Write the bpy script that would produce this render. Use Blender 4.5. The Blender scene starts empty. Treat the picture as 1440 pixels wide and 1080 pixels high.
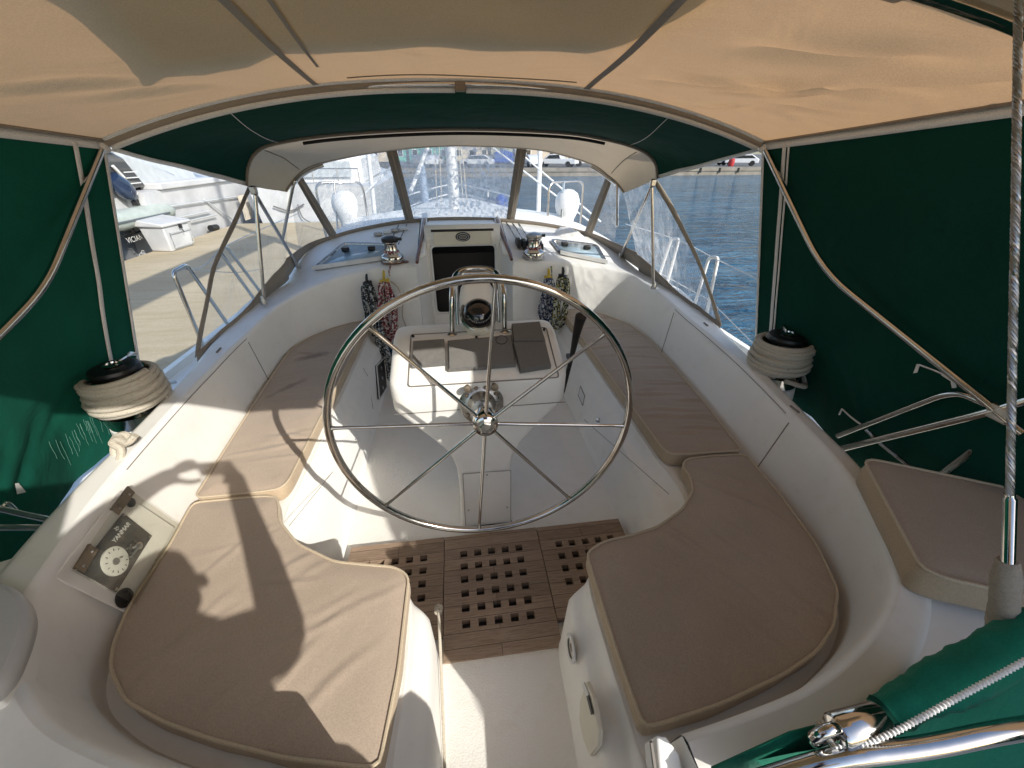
import bpy, bmesh, math, random
from mathutils import Vector, noise
from mathutils.geometry import delaunay_2d_cdt
random.seed(7)
S = bpy.context.scene
COL = S.collection
V = Vector
# ------------------------------------------------------------------ camera
CAM = V((-0.065, 0.0, 1.75)); FPX = 560.0; PITCH = math.radians(30.1); YAW = 0.134
cR = V((math.cos(YAW), -math.sin(YAW), 0))
cF = V((math.sin(YAW)*math.cos(PITCH), math.cos(YAW)*math.cos(PITCH), -math.sin(PITCH)))
cU = cR.cross(cF)
def ray(x, y): return cR*((x-720)/FPX) - cU*((y-540)/FPX) + cF
def atz(x, y, z):
    r = ray(x, y); return CAM + r*((z-CAM.z)/r.z)
def aty(x, y, Y):
    r = ray(x, y); return CAM + r*((Y-CAM.y)/r.y)
def atx(x, y, X):
    r = ray(x, y); return CAM + r*((X-CAM.x)/r.x)
def atd(x, y, d): return CAM + ray(x, y)*d
def atp(x, y, P, n):
    r = ray(x, y); return CAM + r*((P-CAM).dot(n)/r.dot(n))
cam = bpy.data.cameras.new('camera'); co = bpy.data.objects.new('camera', cam); COL.objects.link(co)
cam.sensor_width = 36; cam.lens = 36*FPX/1440; cam.clip_start = 0.03; cam.clip_end = 3000
co.location = CAM; co.rotation_euler = (math.pi/2-PITCH, 0, -YAW); S.camera = co
SUN = V((0.54, -0.66, 0.53)).normalized()
# ------------------------------------------------------------------ world + sun
w = bpy.data.worlds.new('World'); S.world = w; w.use_nodes = True
nt = w.node_tree; bg = nt.nodes['Background']
sky = nt.nodes.new('ShaderNodeTexSky'); sky.sky_type = 'NISHITA'; sky.sun_disc = False
sky.sun_elevation = math.asin(SUN.z); sky.sun_rotation = math.atan2(SUN.x, SUN.y)
sky.altitude = 0; sky.air_density = 1.0; sky.dust_density = 1.2
nt.links.new(sky.outputs[0], bg.inputs[0]); bg.inputs[1].default_value = 0.24
sl = bpy.data.lights.new('sun', 'SUN'); sl.energy = 5.0; sl.angle = math.radians(0.55); sl.color = (1.0, 0.95, 0.87)
so = bpy.data.objects.new('sun', sl); COL.objects.link(so); so.rotation_euler = SUN.to_track_quat('Z', 'Y').to_euler()
so.location = (3, -4, 8)
S.view_settings.view_transform = 'Standard'; S.view_settings.look = 'None'; S.view_settings.exposure = 0; S.view_settings.gamma = 1
S.render.engine = 'CYCLES'
S.cycles.max_bounces = 10; S.cycles.diffuse_bounces = 6; S.cycles.glossy_bounces = 5; S.cycles.transparent_max_bounces = 16
S.cycles.sample_clamp_indirect = 6.0; S.cycles.use_denoising = True
S.cycles.caustics_reflective = False; S.cycles.caustics_refractive = False
# ------------------------------------------------------------------ materials
class N:
    """tiny node-tree helper"""
    def __init__(s, name):
        s.m = bpy.data.materials.new(name); s.m.use_nodes = True; s.t = s.m.node_tree; s.n = s.t.nodes
        s.b = s.n['Principled BSDF']; s.o = s.n['Material Output']; s.c = s.n.new('ShaderNodeTexCoord')
    def new(s, ty, ins=None, **kw):
        q = s.n.new(ty)
        for k, v in kw.items(): setattr(q, k, v)
        for k, v in (ins or {}).items(): s.set(q, k, v)
        return q
    def set(s, q, k, v):
        i = q.inputs[k]
        if hasattr(v, 'is_output'): s.t.links.new(v, i)
        elif isinstance(v, bpy.types.Node): s.t.links.new(v.outputs[0], i)
        else: i.default_value = v
    def noise(s, scale, detail=4, rough=0.55, dist=0, vec=None, stretch=None):
        q = s.new('ShaderNodeTexNoise', {'Scale': scale, 'Detail': detail, 'Roughness': rough, 'Distortion': dist})
        v = vec or s.c.outputs['Object']
        if stretch:
            mp = s.new('ShaderNodeMapping', {'Vector': v, 'Scale': stretch}); v = mp.outputs[0]
        s.set(q, 'Vector', v); return q
    def ramp(s, fac, stops):
        q = s.new('ShaderNodeValToRGB'); s.set(q, 'Fac', fac)
        e = q.color_ramp.elements
        while len(e) < len(stops): e.new(0.5)
        for i, (p, c) in enumerate(stops):
            e[i].position = p; e[i].color = (*c, 1) if len(c) == 3 else c
        return q
    def mix(s, fac, a, b, blend='MIX'):
        q = s.new('ShaderNodeMix', data_type='RGBA', blend_type=blend)
        for i, v in ((0, fac), (6, a), (7, b)):
            if hasattr(v, 'is_output'): s.t.links.new(v, q.inputs[i])
            elif isinstance(v, bpy.types.Node): s.t.links.new(v.outputs[0], q.inputs[i])
            else: q.inputs[i].default_value = v if i == 0 or len(v) == 4 else (*v, 1)
        return q.outputs[2]
    def bump(s, h, strength=0.3, dist=0.01, prev=None):
        q = s.new('ShaderNodeBump', {'Strength': strength, 'Distance': dist, 'Height': h})
        if prev: s.set(q, 'Normal', prev)
        s.set(s.b, 'Normal', q); return q
def hexc(c): return (*c, 1)
def basic(name, col, rough=0.5, metal=0.0, var=0.08, scale=6, bump=0.0, bscale=200, coat=0.0, bdist=0.002, trans=0.0):
    k = N(name)
    n1 = k.noise(scale, 5)
    lo = tuple(max(0, c*(1-var*1.6)) for c in col); hi = tuple(min(1, c*(1+var)) for c in col)
    r = k.ramp(n1.outputs['Fac'], [(0.3, lo), (0.7, hi)])
    k.set(k.b, 'Base Color', r); k.set(k.b, 'Roughness', rough); k.set(k.b, 'Metallic', metal)
    if coat: k.set(k.b, 'Coat Weight', coat)
    if bump:
        k.bump(k.noise(bscale, 3).outputs['Fac'], bump, bdist)
    return k.m
def gel(name, col, nonskid=False):
    k = N(name)
    n1 = k.noise(2.3, 6, 0.6); n2 = k.noise(14, 5, 0.65)
    r = k.ramp(n1.outputs['Fac'], [(0.25, tuple(c*0.92 for c in col)), (0.5, col), (0.8, tuple(min(1, c*1.03) for c in col))])
    g = k.ramp(n2.outputs['Fac'], [(0.28, (0.80, 0.77, 0.70)), (0.45, (1, 1, 1))])
    c = k.mix(0.25, r.outputs[0], g.outputs[0], 'MULTIPLY')
    k.set(k.b, 'Base Color', c)
    k.set(k.b, 'Roughness', k.ramp(n2.outputs['Fac'], [(0.3, (0.5,)*3), (0.7, (0.3,)*3)]).outputs[0])
    k.set(k.b, 'Specular IOR Level', 0.4)
    if nonskid:
        ch = k.new('ShaderNodeTexVoronoi', {'Scale': 160.0, 'Vector': k.c.outputs['Object']})
        k.bump(ch.outputs['Distance'], 0.5, 0.002); k.set(k.b, 'Roughness', 0.6)
    else:
        k.bump(k.noise(3.0, 2).outputs['Fac'], 0.06, 0.02)
    return k.m
M = {}
STAIN1, STAIN2 = atz(441, 503, .503), atz(402, 548, .503)
M['gel'] = gel('white_gelcoat', (0.88, 0.865, 0.82)); M['sole'] = gel('textured_sole_gelcoat', (0.85, 0.83, 0.78), True)
M['cream'] = gel('cream_plastic', (0.74, 0.70, 0.58))
def fabric(name, col, col2, weave=900, wr=0.25, stretch=None, transl=0.0, tcol=None, wscale=9, sheen=0.2, stains=()):
    k = N(name)
    n1 = k.noise(3.5, 5, 0.6); fine = k.noise(260, 2, 0.7)
    r = k.ramp(n1.outputs['Fac'], [(0.25, col2), (0.72, col)])
    f = k.ramp(fine.outputs['Fac'], [(0.3, (0.72,)*3), (0.7, (1.12,)*3)])
    c = k.mix(0.55, r.outputs[0], f.outputs[0], 'MULTIPLY')
    for (sx, sy, an, rx, ry, st) in stains:
        geo = k.new('ShaderNodeNewGeometry'); mp = k.new('ShaderNodeMapping', {'Vector': geo.outputs['Position'], 'Location': (sx, sy, 0), 'Rotation': (0, 0, an), 'Scale': (rx, ry, 0)}, vector_type='TEXTURE')
        ln = k.new('ShaderNodeVectorMath', {0: mp}, operation='LENGTH'); nz = k.noise(14, 4, 0.6)
        ad = k.new('ShaderNodeMath', {0: nz.outputs['Fac'], 1: 1.3, 2: -0.65}, operation='MULTIPLY_ADD'); sm = k.new('ShaderNodeMath', {0: ln.outputs['Value'], 1: ad}, operation='ADD')
        c = k.mix(st, c, k.ramp(sm, [(0.35, (0.42, 0.40, 0.40)), (0.95, (1, 1, 1))]).outputs[0], 'MULTIPLY')
    k.set(k.b, 'Base Color', c); k.set(k.b, 'Roughness', 0.9); k.set(k.b, 'Specular IOR Level', 0.15)
    if sheen: k.set(k.b, 'Sheen Weight', sheen)
    wv = k.noise(wscale, 3, 0.5, 0.6, stretch=stretch)
    b1 = k.bump(wv.outputs['Fac'], wr, 0.02)
    b2 = k.bump(fine.outputs['Fac'], 0.25, 0.0015, b1)
    if transl:
        t = k.new('ShaderNodeBsdfTranslucent'); k.set(t, 'Normal', b2)
        tc = k.mix(0.45, hexc(tcol or col), f.outputs[0], 'MULTIPLY'); k.set(t, 'Color', tc)
        mx = k.new('ShaderNodeMixShader'); k.set(mx, 0, transl); k.t.links.new(k.b.outputs[0], mx.inputs[1]); k.t.links.new(t.outputs[0], mx.inputs[2])
        k.t.links.new(mx.outputs[0], k.o.inputs[0])
    return k.m
M['cushion'] = fabric('beige_cushion_fabric', (0.48, 0.388, 0.305), (0.42, 0.337, 0.262), wscale=6, wr=0.22)
M['cushstain'] = fabric('damp_stained_cushion_fabric', (0.48, 0.388, 0.305), (0.42, 0.337, 0.262), wscale=6, wr=0.22, stains=((STAIN1[0], STAIN1[1], 0.4, 0.13, 0.05, 0.75), (STAIN2[0], STAIN2[1], 0.9, 0.16, 0.035, 0.6), (STAIN1[0]-.05, STAIN1[1]+.05, 2.7, 0.16, 0.025, 0.4)))
M['cushside'] = fabric('beige_cushion_border_fabric', (0.53, 0.415, 0.285), (0.47, 0.365, 0.25), wr=0.2)
M['piping'] = fabric('beige_piping_fabric', (0.60, 0.50, 0.36), (0.54, 0.45, 0.32), wr=0.0)
M['green'] = fabric('green_canvas_shaded', (0.0040, 0.058, 0.039), (0.0028, 0.046, 0.031), wr=0.5, wscale=5, sheen=0.0)  # darker copy of the curtain green, shade put into its colour
M['greenportlit'] = fabric('green_canvas_sunlit_port', (0.007, 0.112, 0.074), (0.005, 0.084, 0.054), wr=0.5, wscale=5, sheen=0.0)  # lighter copy of the same green, sun on the port side put in
M['greenlit'] = fabric('green_canvas_sunlit', (0.010, 0.17, 0.105), (0.008, 0.14, 0.085), wr=0.5, wscale=8, sheen=0.1)  # brightest copy of the green, direct sun put into its colour
M['bimini'] = fabric('tan_canopy_canvas', (0.58, 0.535, 0.42), (0.53, 0.49, 0.38), wr=0.5, wscale=4, transl=0.33, tcol=(0.80, 0.47, 0.235), sheen=0.1)
M['dodgerfab'] = fabric('beige_dodger_canvas', (0.50, 0.42, 0.33), (0.45, 0.38, 0.30), wr=0.3, wscale=5, transl=0.25, tcol=(0.75, 0.6, 0.42), sheen=0.1)
M['dodgertrim'] = fabric('taupe_dodger_binding', (0.31, 0.265, 0.215), (0.265, 0.225, 0.18), wr=0.2)
M['tape'] = fabric('white_binding_tape', (0.90, 0.885, 0.85), (0.82, 0.80, 0.76), wr=0.3, wscale=20)
M['greycover'] = fabric('grey_instrument_cover', (0.20, 0.195, 0.185), (0.165, 0.16, 0.15), wr=0.3, wscale=14, sheen=0.0)
M['sailcover'] = fabric('grey_cover_cloth', (0.30, 0.30, 0.26), (0.25, 0.25, 0.22), wr=0.4, transl=0.55, tcol=(0.80, 0.78, 0.62))  # translucence tuned to lighten the patch cast on the bimini
def chrome(name, col=(0.62, 0.60, 0.57), rough=0.09):
    k = N(name); n = k.noise(30, 4)
    k.set(k.b, 'Base Color', k.ramp(n.outputs['Fac'], [(0.3, tuple(c*.85 for c in col)), (0.7, col)])); k.set(k.b, 'Metallic', 1.0)
    k.set(k.b, 'Roughness', k.ramp(n.outputs['Fac'], [(0.3, (rough*0.6,)*3), (0.75, (rough*1.9,)*3)]).outputs[0]); return k.m
M['steel'] = chrome('polished_stainless'); M['dullsteel'] = chrome('weathered_stainless', (0.5, 0.49, 0.47), 0.28)
M['bronze'] = chrome('tarnished_bronze', (0.30, 0.25, 0.19), 0.4)
M['black'] = basic('black_plastic', (0.012, 0.012, 0.013), 0.4, var=0.2); M['dark'] = basic('cabin_shade', (0.012, 0.009, 0.008), 0.7, var=0.3)
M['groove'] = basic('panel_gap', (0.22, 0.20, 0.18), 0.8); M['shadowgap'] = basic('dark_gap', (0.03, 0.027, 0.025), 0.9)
M['wire'] = chrome('stainless_wire', (0.42, 0.41, 0.39), 0.35)
M['white'] = basic('white_paint', (0.78, 0.78, 0.77), 0.35, var=0.05); M['boatwhite'] = basic('muted_white_topsides', (0.56, 0.57, 0.575), 0.4, var=0.12, scale=1.5)  # topsides white lowered evenly so the sunlit hulls keep from clipping
M['whitedull'] = basic('white_plastic', (0.72, 0.72, 0.70), 0.5)
M['greyfrp'] = basic('pale_grey_panel', (0.50, 0.53, 0.54), 0.4, var=0.06)
M['taped'] = fabric('beige_wrapping_tape', (0.36, 0.31, 0.25), (0.28, 0.24, 0.19), wr=0.4, wscale=30)
M['lid'] = gel('grey_seat_lid', (0.50, 0.49, 0.48))
def teak():
    k = N('weathered_teak')
    g = k.noise(9, 6, 0.65, 0.8, stretch=(1.2, 22, 8)); g2 = k.noise(60, 3, 0.6, stretch=(1.0, 30, 8)); big = k.noise(2.2, 3)
    pl = k.new('ShaderNodeTexBrick', {'Vector': k.c.outputs['Object'], 'Scale': 1.0, 'Mortar Size': 0.0012, 'Brick Width': 0.62, 'Row Height': 0.0585, 'Color1': hexc((0.72,)*3), 'Color2': hexc((1.08,)*3), 'Mortar': hexc((0.15,)*3)})
    r = k.ramp(g.outputs['Fac'], [(0.25, (0.21, 0.145, 0.10)), (0.5, (0.34, 0.245, 0.175)), (0.75, (0.46, 0.35, 0.26))])
    c = k.mix(0.35, r.outputs[0], k.ramp(g2.outputs['Fac'], [(0.3, (0.5,)*3), (0.6, (1.1,)*3)]).outputs[0], 'MULTIPLY')
    c = k.mix(0.8, c, pl.outputs['Color'], 'MULTIPLY')
    k.set(k.b, 'Base Color', c); k.set(k.b, 'Roughness', 0.72); k.set(k.b, 'Specular IOR Level', 0.25)
    k.bump(g2.outputs['Fac'], 0.3, 0.002); return k.m
M['teak'] = teak(); M['varnish'] = basic('varnished_wood', (0.16, 0.06, 0.025), 0.3, var=0.3, scale=20, coat=0.5)
def vinyl(name, haze, tint=(0.93, 0.95, 0.97), streak=(9, 9, 1.2)):
    k = N(name)
    st = k.noise(6, 3.5, 0.6, 0.6, stretch=streak); bl = k.noise(3, 3, 0.5, 0.4)
    f1 = k.ramp(st.outputs['Fac'], [(0.42, (0,)*3), (0.72, (1,)*3)]); f2 = k.ramp(bl.outputs['Fac'], [(0.35, (0.25,)*3), (0.7, (1,)*3)])
    f = k.mix(1.0, f1.outputs[0], f2.outputs[0], 'MULTIPLY')
    mt = k.new('ShaderNodeMath', {0: f, 1: haze*1.6}, operation='MULTIPLY'); ma = k.new('ShaderNodeMath', {0: mt, 1: haze*0.45}, operation='ADD')
    tr = k.new('ShaderNodeBsdfTransparent', {'Color': hexc(tint)})
    df = k.new('ShaderNodeBsdfDiffuse', {'Color': hexc((0.82, 0.83, 0.84))}); tl = k.new('ShaderNodeBsdfTranslucent', {'Color': hexc((0.85, 0.86, 0.88))})
    hz = k.new('ShaderNodeMixShader', {0: 0.6}); k.t.links.new(df.outputs[0], hz.inputs[1]); k.t.links.new(tl.outputs[0], hz.inputs[2])
    gl = k.new('ShaderNodeBsdfGlossy', {'Roughness': 0.06}); bp = k.new('ShaderNodeBump', {'Strength': 0.5, 'Distance': 0.02, 'Height': k.noise(4, 3, 0.5, 0.8, stretch=(3, 3, 1)).outputs['Fac']}); k.set(gl, 'Normal', bp)
    m1 = k.new('ShaderNodeMixShader', {0: ma.outputs[0]}); k.t.links.new(tr.outputs[0], m1.inputs[1]); k.t.links.new(hz.outputs[0], m1.inputs[2])
    lw = k.new('ShaderNodeLayerWeight', {'Blend': 0.5}); k.set(lw, 'Normal', bp); pw4 = k.new('ShaderNodeMath', {0: lw.outputs['Facing'], 1: 3.0}, operation='POWER'); fr = k.new('ShaderNodeMath', {0: pw4, 1: 0.5, 2: 0.03}, operation='MULTIPLY_ADD')
    m2 = k.new('ShaderNodeMixShader', {0: fr.outputs[0]}); k.t.links.new(m1.outputs[0], m2.inputs[1]); k.t.links.new(gl.outputs[0], m2.inputs[2])
    k.t.links.new(m2.outputs[0], k.o.inputs[0]); return k.m
M['vinyl'] = vinyl('clear_vinyl', 0.10, streak=(4, 4, 0.7)); M['vinylhazy'] = vinyl('smudged_clear_vinyl', 0.80, streak=(5, 5, 0.45)); M['vinylmid'] = vinyl('hazed_clear_vinyl', 0.42, streak=(3.5, 3.5, 0.5))
M['acrylic'] = vinyl('clear_acrylic_cover', 0.02, (0.93, 0.93, 0.90), (5, 5, 5))
def glassy(name, col, rough=0.05):
    k = N(name); n = k.noise(5, 3); k.set(k.b, 'Base Color', k.ramp(n.outputs['Fac'], [(0.3, tuple(c*.8 for c in col)), (0.7, col)])); k.set(k.b, 'Roughness', rough); k.set(k.b, 'Specular IOR Level', 0.6); k.set(k.b, 'Coat Weight', 0.4); return k.m
M['lens'] = glassy('pale_blue_hatch_lens', (0.38, 0.50, 0.56)); M['darkglass'] = glassy('dark_tinted_glass', (0.012, 0.014, 0.018)); M['domeglass'] = glassy('compass_dome_glass', (0.010, 0.010, 0.014), 0.04)
def rope(name, base, flecks, rep=55):
    k = N(name)
    v = k.new('ShaderNodeTexVoronoi', {'Scale': rep, 'Vector': k.c.outputs['Object']})
    stops = [(0.0, base)]; n = len(flecks)
    for i, (p, c) in enumerate(flecks): stops.append((p, c))
    r = k.ramp(v.outputs['Color'], stops); r.color_ramp.interpolation = 'CONSTANT'
    k.set(k.b, 'Base Color', r); k.set(k.b, 'Roughness', 0.85)
    k.bump(k.noise(300, 2).outputs['Fac'], 0.4, 0.003); return k.m
M['ropecream'] = rope('cream_braided_rope', (0.53, 0.485, 0.40), [(0.7, (0.48, 0.42, 0.33)), (0.9, (0.34, 0.29, 0.22))], 260)
M['ropeblack'] = rope('black_white_rope', (0.50, 0.51, 0.50), [(0.38, (0.02, 0.025, 0.03)), (0.78, (0.10, 0.14, 0.13))], 88)
M['ropered'] = rope('red_fleck_rope', (0.58, 0.52, 0.48), [(0.45, (0.25, 0.03, 0.04)), (0.75, (0.05, 0.03, 0.04))], 88)
M['ropeblue'] = rope('blue_fleck_rope', (0.52, 0.53, 0.55), [(0.40, (0.02, 0.035, 0.09)), (0.78, (0.012, 0.012, 0.016))], 88)
M['ropeyellow'] = rope('yellow_fleck_rope', (0.50, 0.52, 0.44), [(0.40, (0.02, 0.025, 0.02)), (0.72, (0.42, 0.36, 0.05))], 88)
M['yellow'] = basic('yellow_cord', (0.6, 0.42, 0.04), 0.7)
def water():
    k = N('harbour_water')
    wc_ = k.noise(1.5, 5, 0.65, 0.8, stretch=(0.30, 1.5, 1))  # light and dark ripple reflections, put into the base colour
    big = k.ramp(k.noise(0.10, 4).outputs['Fac'], [(0.3, (0.75,)*3), (0.7, (1.15,)*3)])
    k.set(k.b, 'Base Color', k.mix(1.0, k.ramp(wc_.outputs['Fac'], [(0.30, (0.008, 0.055, 0.115)), (0.5, (0.028, 0.115, 0.205)), (0.68, (0.085, 0.215, 0.325))]).outputs[0], big.outputs[0], 'MULTIPLY')); k.set(k.b, 'Roughness', 0.06); k.set(k.b, 'IOR', 1.22); k.set(k.b, 'Specular IOR Level', 0.3)
    w1 = k.noise(3.2, 4, 0.6, 1.2, stretch=(0.45, 1.3, 1)); w2 = k.noise(0.8, 4, 0.55, 0.8, stretch=(0.5, 1.4, 1))
    b1 = k.bump(w2.outputs['Fac'], 1.0, 0.9); k.bump(w1.outputs['Fac'], 1.0, 0.28, b1); return k.m
M['water'] = water()
def concrete(name, lo, hi):
    k = N(name); a = k.noise(0.7, 6, 0.6); b = k.noise(45, 4, 0.7); s2 = k.noise(3, 4, 0.6, 0.5, stretch=(0.4, 3, 1))
    r = k.ramp(a.outputs['Fac'], [(0.3, lo), (0.7, hi)])
    c = k.mix(0.5, r.outputs[0], k.ramp(b.outputs['Fac'], [(0.3, (0.7,)*3), (0.7, (1.1,)*3)]).outputs[0], 'MULTIPLY')
    c = k.mix(0.35, c, k.ramp(s2.outputs['Fac'], [(0.35, (0.72, 0.66, 0.55)), (0.6, (1, 1, 1))]).outputs[0], 'MULTIPLY')
    k.set(k.b, 'Base Color', c); k.set(k.b, 'Roughness', 0.9); k.bump(b.outputs['Fac'], 0.3, 0.004); return k.m
M['dock'] = concrete('beige_dock_concrete', (0.43, 0.36, 0.24), (0.54, 0.465, 0.33)); M['quay'] = concrete('stained_quay_concrete', (0.17, 0.155, 0.13), (0.30, 0.28, 0.24))  # dock tone is the concrete's own beige
M['asphalt'] = concrete('grey_lot_asphalt', (0.10, 0.10, 0.10), (0.16, 0.16, 0.155)); M['stucco'] = basic('pale_stucco', (0.60, 0.52, 0.42), 0.9, var=0.1, scale=1)
M['aqua'] = basic('aqua_wall', (0.16, 0.42, 0.36), 0.8); M['pinkwall'] = basic('coral_wall', (0.55, 0.34, 0.25), 0.85)
M['roofred'] = basic('terracotta_roof', (0.28, 0.13, 0.08), 0.9, var=0.2)
M['bark'] = basic('grey_bark', (0.12, 0.09, 0.065), 0.95, var=0.3, scale=30, bump=0.5, bscale=60)
def leafm(name, a, b):
    k = N(name); o = k.new('ShaderNodeObjectInfo'); n = k.noise(1.3, 4)
    k.set(k.b, 'Base Color', k.ramp(n.outputs['Fac'], [(0.3, a), (0.7, b)])); k.set(k.b, 'Roughness', 0.6); return k.m
M['leaf'] = leafm('dark_foliage', (0.018, 0.045, 0.014), (0.06, 0.10, 0.03)); M['palm'] = leafm('palm_frond', (0.07, 0.09, 0.02), (0.17, 0.17, 0.05))
M['navy'] = basic('navy_paint', (0.015, 0.03, 0.07), 0.25, var=0.2, coat=0.6); M['hullgrey'] = basic('slate_hull', (0.10, 0.14, 0.20), 0.2, var=0.15, coat=0.6)
M['rib'] = basic('pale_green_grey_tube', (0.42, 0.47, 0.43), 0.55, var=0.08); M['ribstripe'] = basic('dark_rub_strip', (0.10, 0.12, 0.13), 0.6)
M['bluetarp'] = basic('blue_tarp', (0.02, 0.08, 0.36), 0.6, var=0.2); M['tyre'] = basic('tyre_rubber', (0.015,)*3, 0.8); M['greyboat'] = basic('blue_grey_cover', (0.25, 0.32, 0.42), 0.7, var=0.12)
M['skin'] = basic('skin', (0.45, 0.27, 0.19), 0.5); M['shirt'] = fabric('navy_shirt', (0.03, 0.04, 0.08), (0.025, 0.03, 0.06)); M['hair'] = basic('brown_hair', (0.05, 0.03, 0.02), 0.6)
M['carwhite'] = basic('white_car_paint', (0.72, 0.73, 0.74), 0.2, var=0.03, coat=0.8); M['cargrey'] = basic('grey_car_paint', (0.2, 0.21, 0.22), 0.25, coat=0.8); M['carblue'] = basic('blue_car_paint', (0.03, 0.08, 0.2), 0.25, coat=0.8)
M['red'] = basic('red_plastic', (0.4, 0.03, 0.03), 0.4); M['paleprint'] = basic('pale_print', (0.62, 0.62, 0.60), 0.5); M['dialwhite'] = basic('dial_face', (0.66, 0.66, 0.62), 0.4)
# ------------------------------------------------------------------ mesh helpers
ROOT = {}
def thing(name, label, cat, loc=(0, 0, 0), group=None, kind=None):
    o = bpy.data.objects.new(name, None); COL.objects.link(o); o.location = loc; o.empty_display_size = 0.1
    o['label'] = label; o['category'] = cat
    if group: o['group'] = group
    if kind: o['kind'] = kind
    ROOT[o.name] = V(loc); return o
def tag(o, label, cat, group=None, kind=None):
    if label: o['label'] = label
    if cat: o['category'] = cat
    if group: o['group'] = group
    if kind: o['kind'] = kind
    return o
class MB:
    def __init__(s): s.v = []; s.f = []
    def add(s, vs, fs):
        b = len(s.v); s.v += [V(p) for p in vs]; s.f += [tuple(i+b for i in f) for f in fs]; return s
    def grid(s, rows, closed=False):
        n = len(rows[0]); b = len(s.v)
        for r in rows: s.v += [V(p) for p in r]
        for i in range(len(rows)-1):
            for j in range(n if closed else n-1):
                k = (j+1) % n; s.f.append((b+i*n+j, b+i*n+k, b+(i+1)*n+k, b+(i+1)*n+j))
        return s
    def box(s, c, d, R=None):
        c = V(c); vs = []
        for x in (-1, 1):
            for y in (-1, 1):
                for z in (-1, 1):
                    p = V((x*d[0]/2, y*d[1]/2, z*d[2]/2)); vs.append(c + (R @ p if R else p))
        return s.add(vs, [(0, 1, 3, 2), (4, 6, 7, 5), (0, 4, 5, 1), (2, 3, 7, 6), (0, 2, 6, 4), (1, 5, 7, 3)])
    def tube(s, pts, r, n=10, closed=False, cap=True):
        pts = [V(p) for p in pts]; m = len(pts); rows = []; up = None
        rr = r if isinstance(r, (list, tuple)) else [r]*m
        for i in range(m):
            a = pts[i-1] if (i or closed) else pts[0]; c = pts[(i+1) % m] if (i < m-1 or closed) else pts[-1]
            t = (c-a); t = t.normalized() if t.length > 1e-9 else V((0, 0, 1))
            if up is None:
                up = V((0, 0, 1)) if abs(t.z) < 0.9 else V((1, 0, 0))
            x = t.cross(up)
            if x.length < 1e-6: x = t.orthogonal()
            x.normalize(); up = x.cross(t).normalized()
            rows.append([pts[i] + (x*math.cos(2*math.pi*k/n) + up*math.sin(2*math.pi*k/n))*rr[i] for k in range(n)])
        b = len(s.v)
        if closed: rows.append(rows[0])
        s.grid(rows, True)
        if cap and not closed:
            s.f.append(tuple(range(b, b+n))[::-1]); s.f.append(tuple(range(b+(m-1)*n, b+m*n)))
        return s
    def lathe(s, prof, c, axis=V((0, 0, 1)), n=28, cap=True):
        axis = V(axis).normalized(); x = axis.orthogonal().normalized(); y = axis.cross(x); c = V(c); b = len(s.v)
        s.grid([[c + axis*h + (x*math.cos(2*math.pi*k/n)+y*math.sin(2*math.pi*k/n))*r for k in range(n)] for r, h in prof], True)
        if cap:
            s.f.append(tuple(range(b, b+n))[::-1]); q = b+(len(prof)-1)*n; s.f.append(tuple(range(q, q+n)))
        return s
    def prism(s, poly, off):
        off = V(off); n = len(poly); a = [V(p) for p in poly]
        return s.add(a + [p+off for p in a], [tuple(range(n))[::-1], tuple(range(n, 2*n))] + [(i, (i+1) % n, n+(i+1) % n, n+i) for i in range(n)])
    def quad(s, a, b, c, d): return s.add([a, b, c, d], [(0, 1, 2, 3)])
    def build(s, name, mat, parent=None, smooth=True, bevel=0, bseg=2, solid=0, sharp=40, soff=0.0):
        me = bpy.data.meshes.new(name); org = V((0, 0, 0))
        if parent is not None: org = ROOT[parent.name]
        me.from_pydata([tuple(p-org) for p in s.v], [], s.f); me.update()
        bm = bmesh.new(); bm.from_mesh(me); bmesh.ops.recalc_face_normals(bm, faces=bm.faces); bm.to_mesh(me); bm.free()
        me.materials.append(mat); o = bpy.data.objects.new(name, me); COL.objects.link(o)
        if parent is not None: o.parent = parent; ROOT[o.name] = org
        else: ROOT[o.name] = V((0, 0, 0))
        if smooth:
            for p in me.polygons: p.use_smooth = True
            me.set_sharp_from_angle(angle=math.radians(sharp))
        if solid:
            q = o.modifiers.new('thickness', 'SOLIDIFY'); q.thickness = solid; q.offset = soff
        if bevel:
            q = o.modifiers.new('bevel', 'BEVEL'); q.width = bevel; q.segments = bseg; q.limit_method = 'ANGLE'; q.angle_limit = math.radians(35); q.harden_normals = False
        return o
def cr(pts, n=8, closed=False):
    """Catmull-Rom through pts (Vectors of any dim)"""
    pts = [V(p) for p in pts]; m = len(pts); out = []
    for i in range(m if closed else m-1):
        p1 = pts[i]; p2 = pts[(i+1) % m]
        p0 = pts[i-1] if (i or closed) else p1*2-p2; p3 = pts[(i+2) % m] if (i+2 < m or closed) else p2*2-p1
        for k in range(n):
            t = k/n; out.append(0.5*((2*p1)+(p2-p0)*t+(2*p0-5*p1+4*p2-p3)*t*t+(3*p1-p0-3*p2+p3)*t**3))
    if not closed: out.append(pts[-1])
    return out
def fillet(pts, r, n=5, closed=False):
    """polyline with rounded corners"""
    pts = [V(p) for p in pts]; out = []; m = len(pts)
    for i in range(m):
        if not closed and i in (0, m-1): out.append(pts[i]); continue
        p = pts[i]; a = pts[i-1]-p; b = pts[(i+1) % m]-p; k = min(r, a.length*0.48, b.length*0.48)
        A = p + a.normalized()*k; B = p + b.normalized()*k
        for j in range(n+1):
            t = j/n; out.append(A*(1-t)**2 + p*2*t*(1-t) + B*t*t)
    return out
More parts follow.
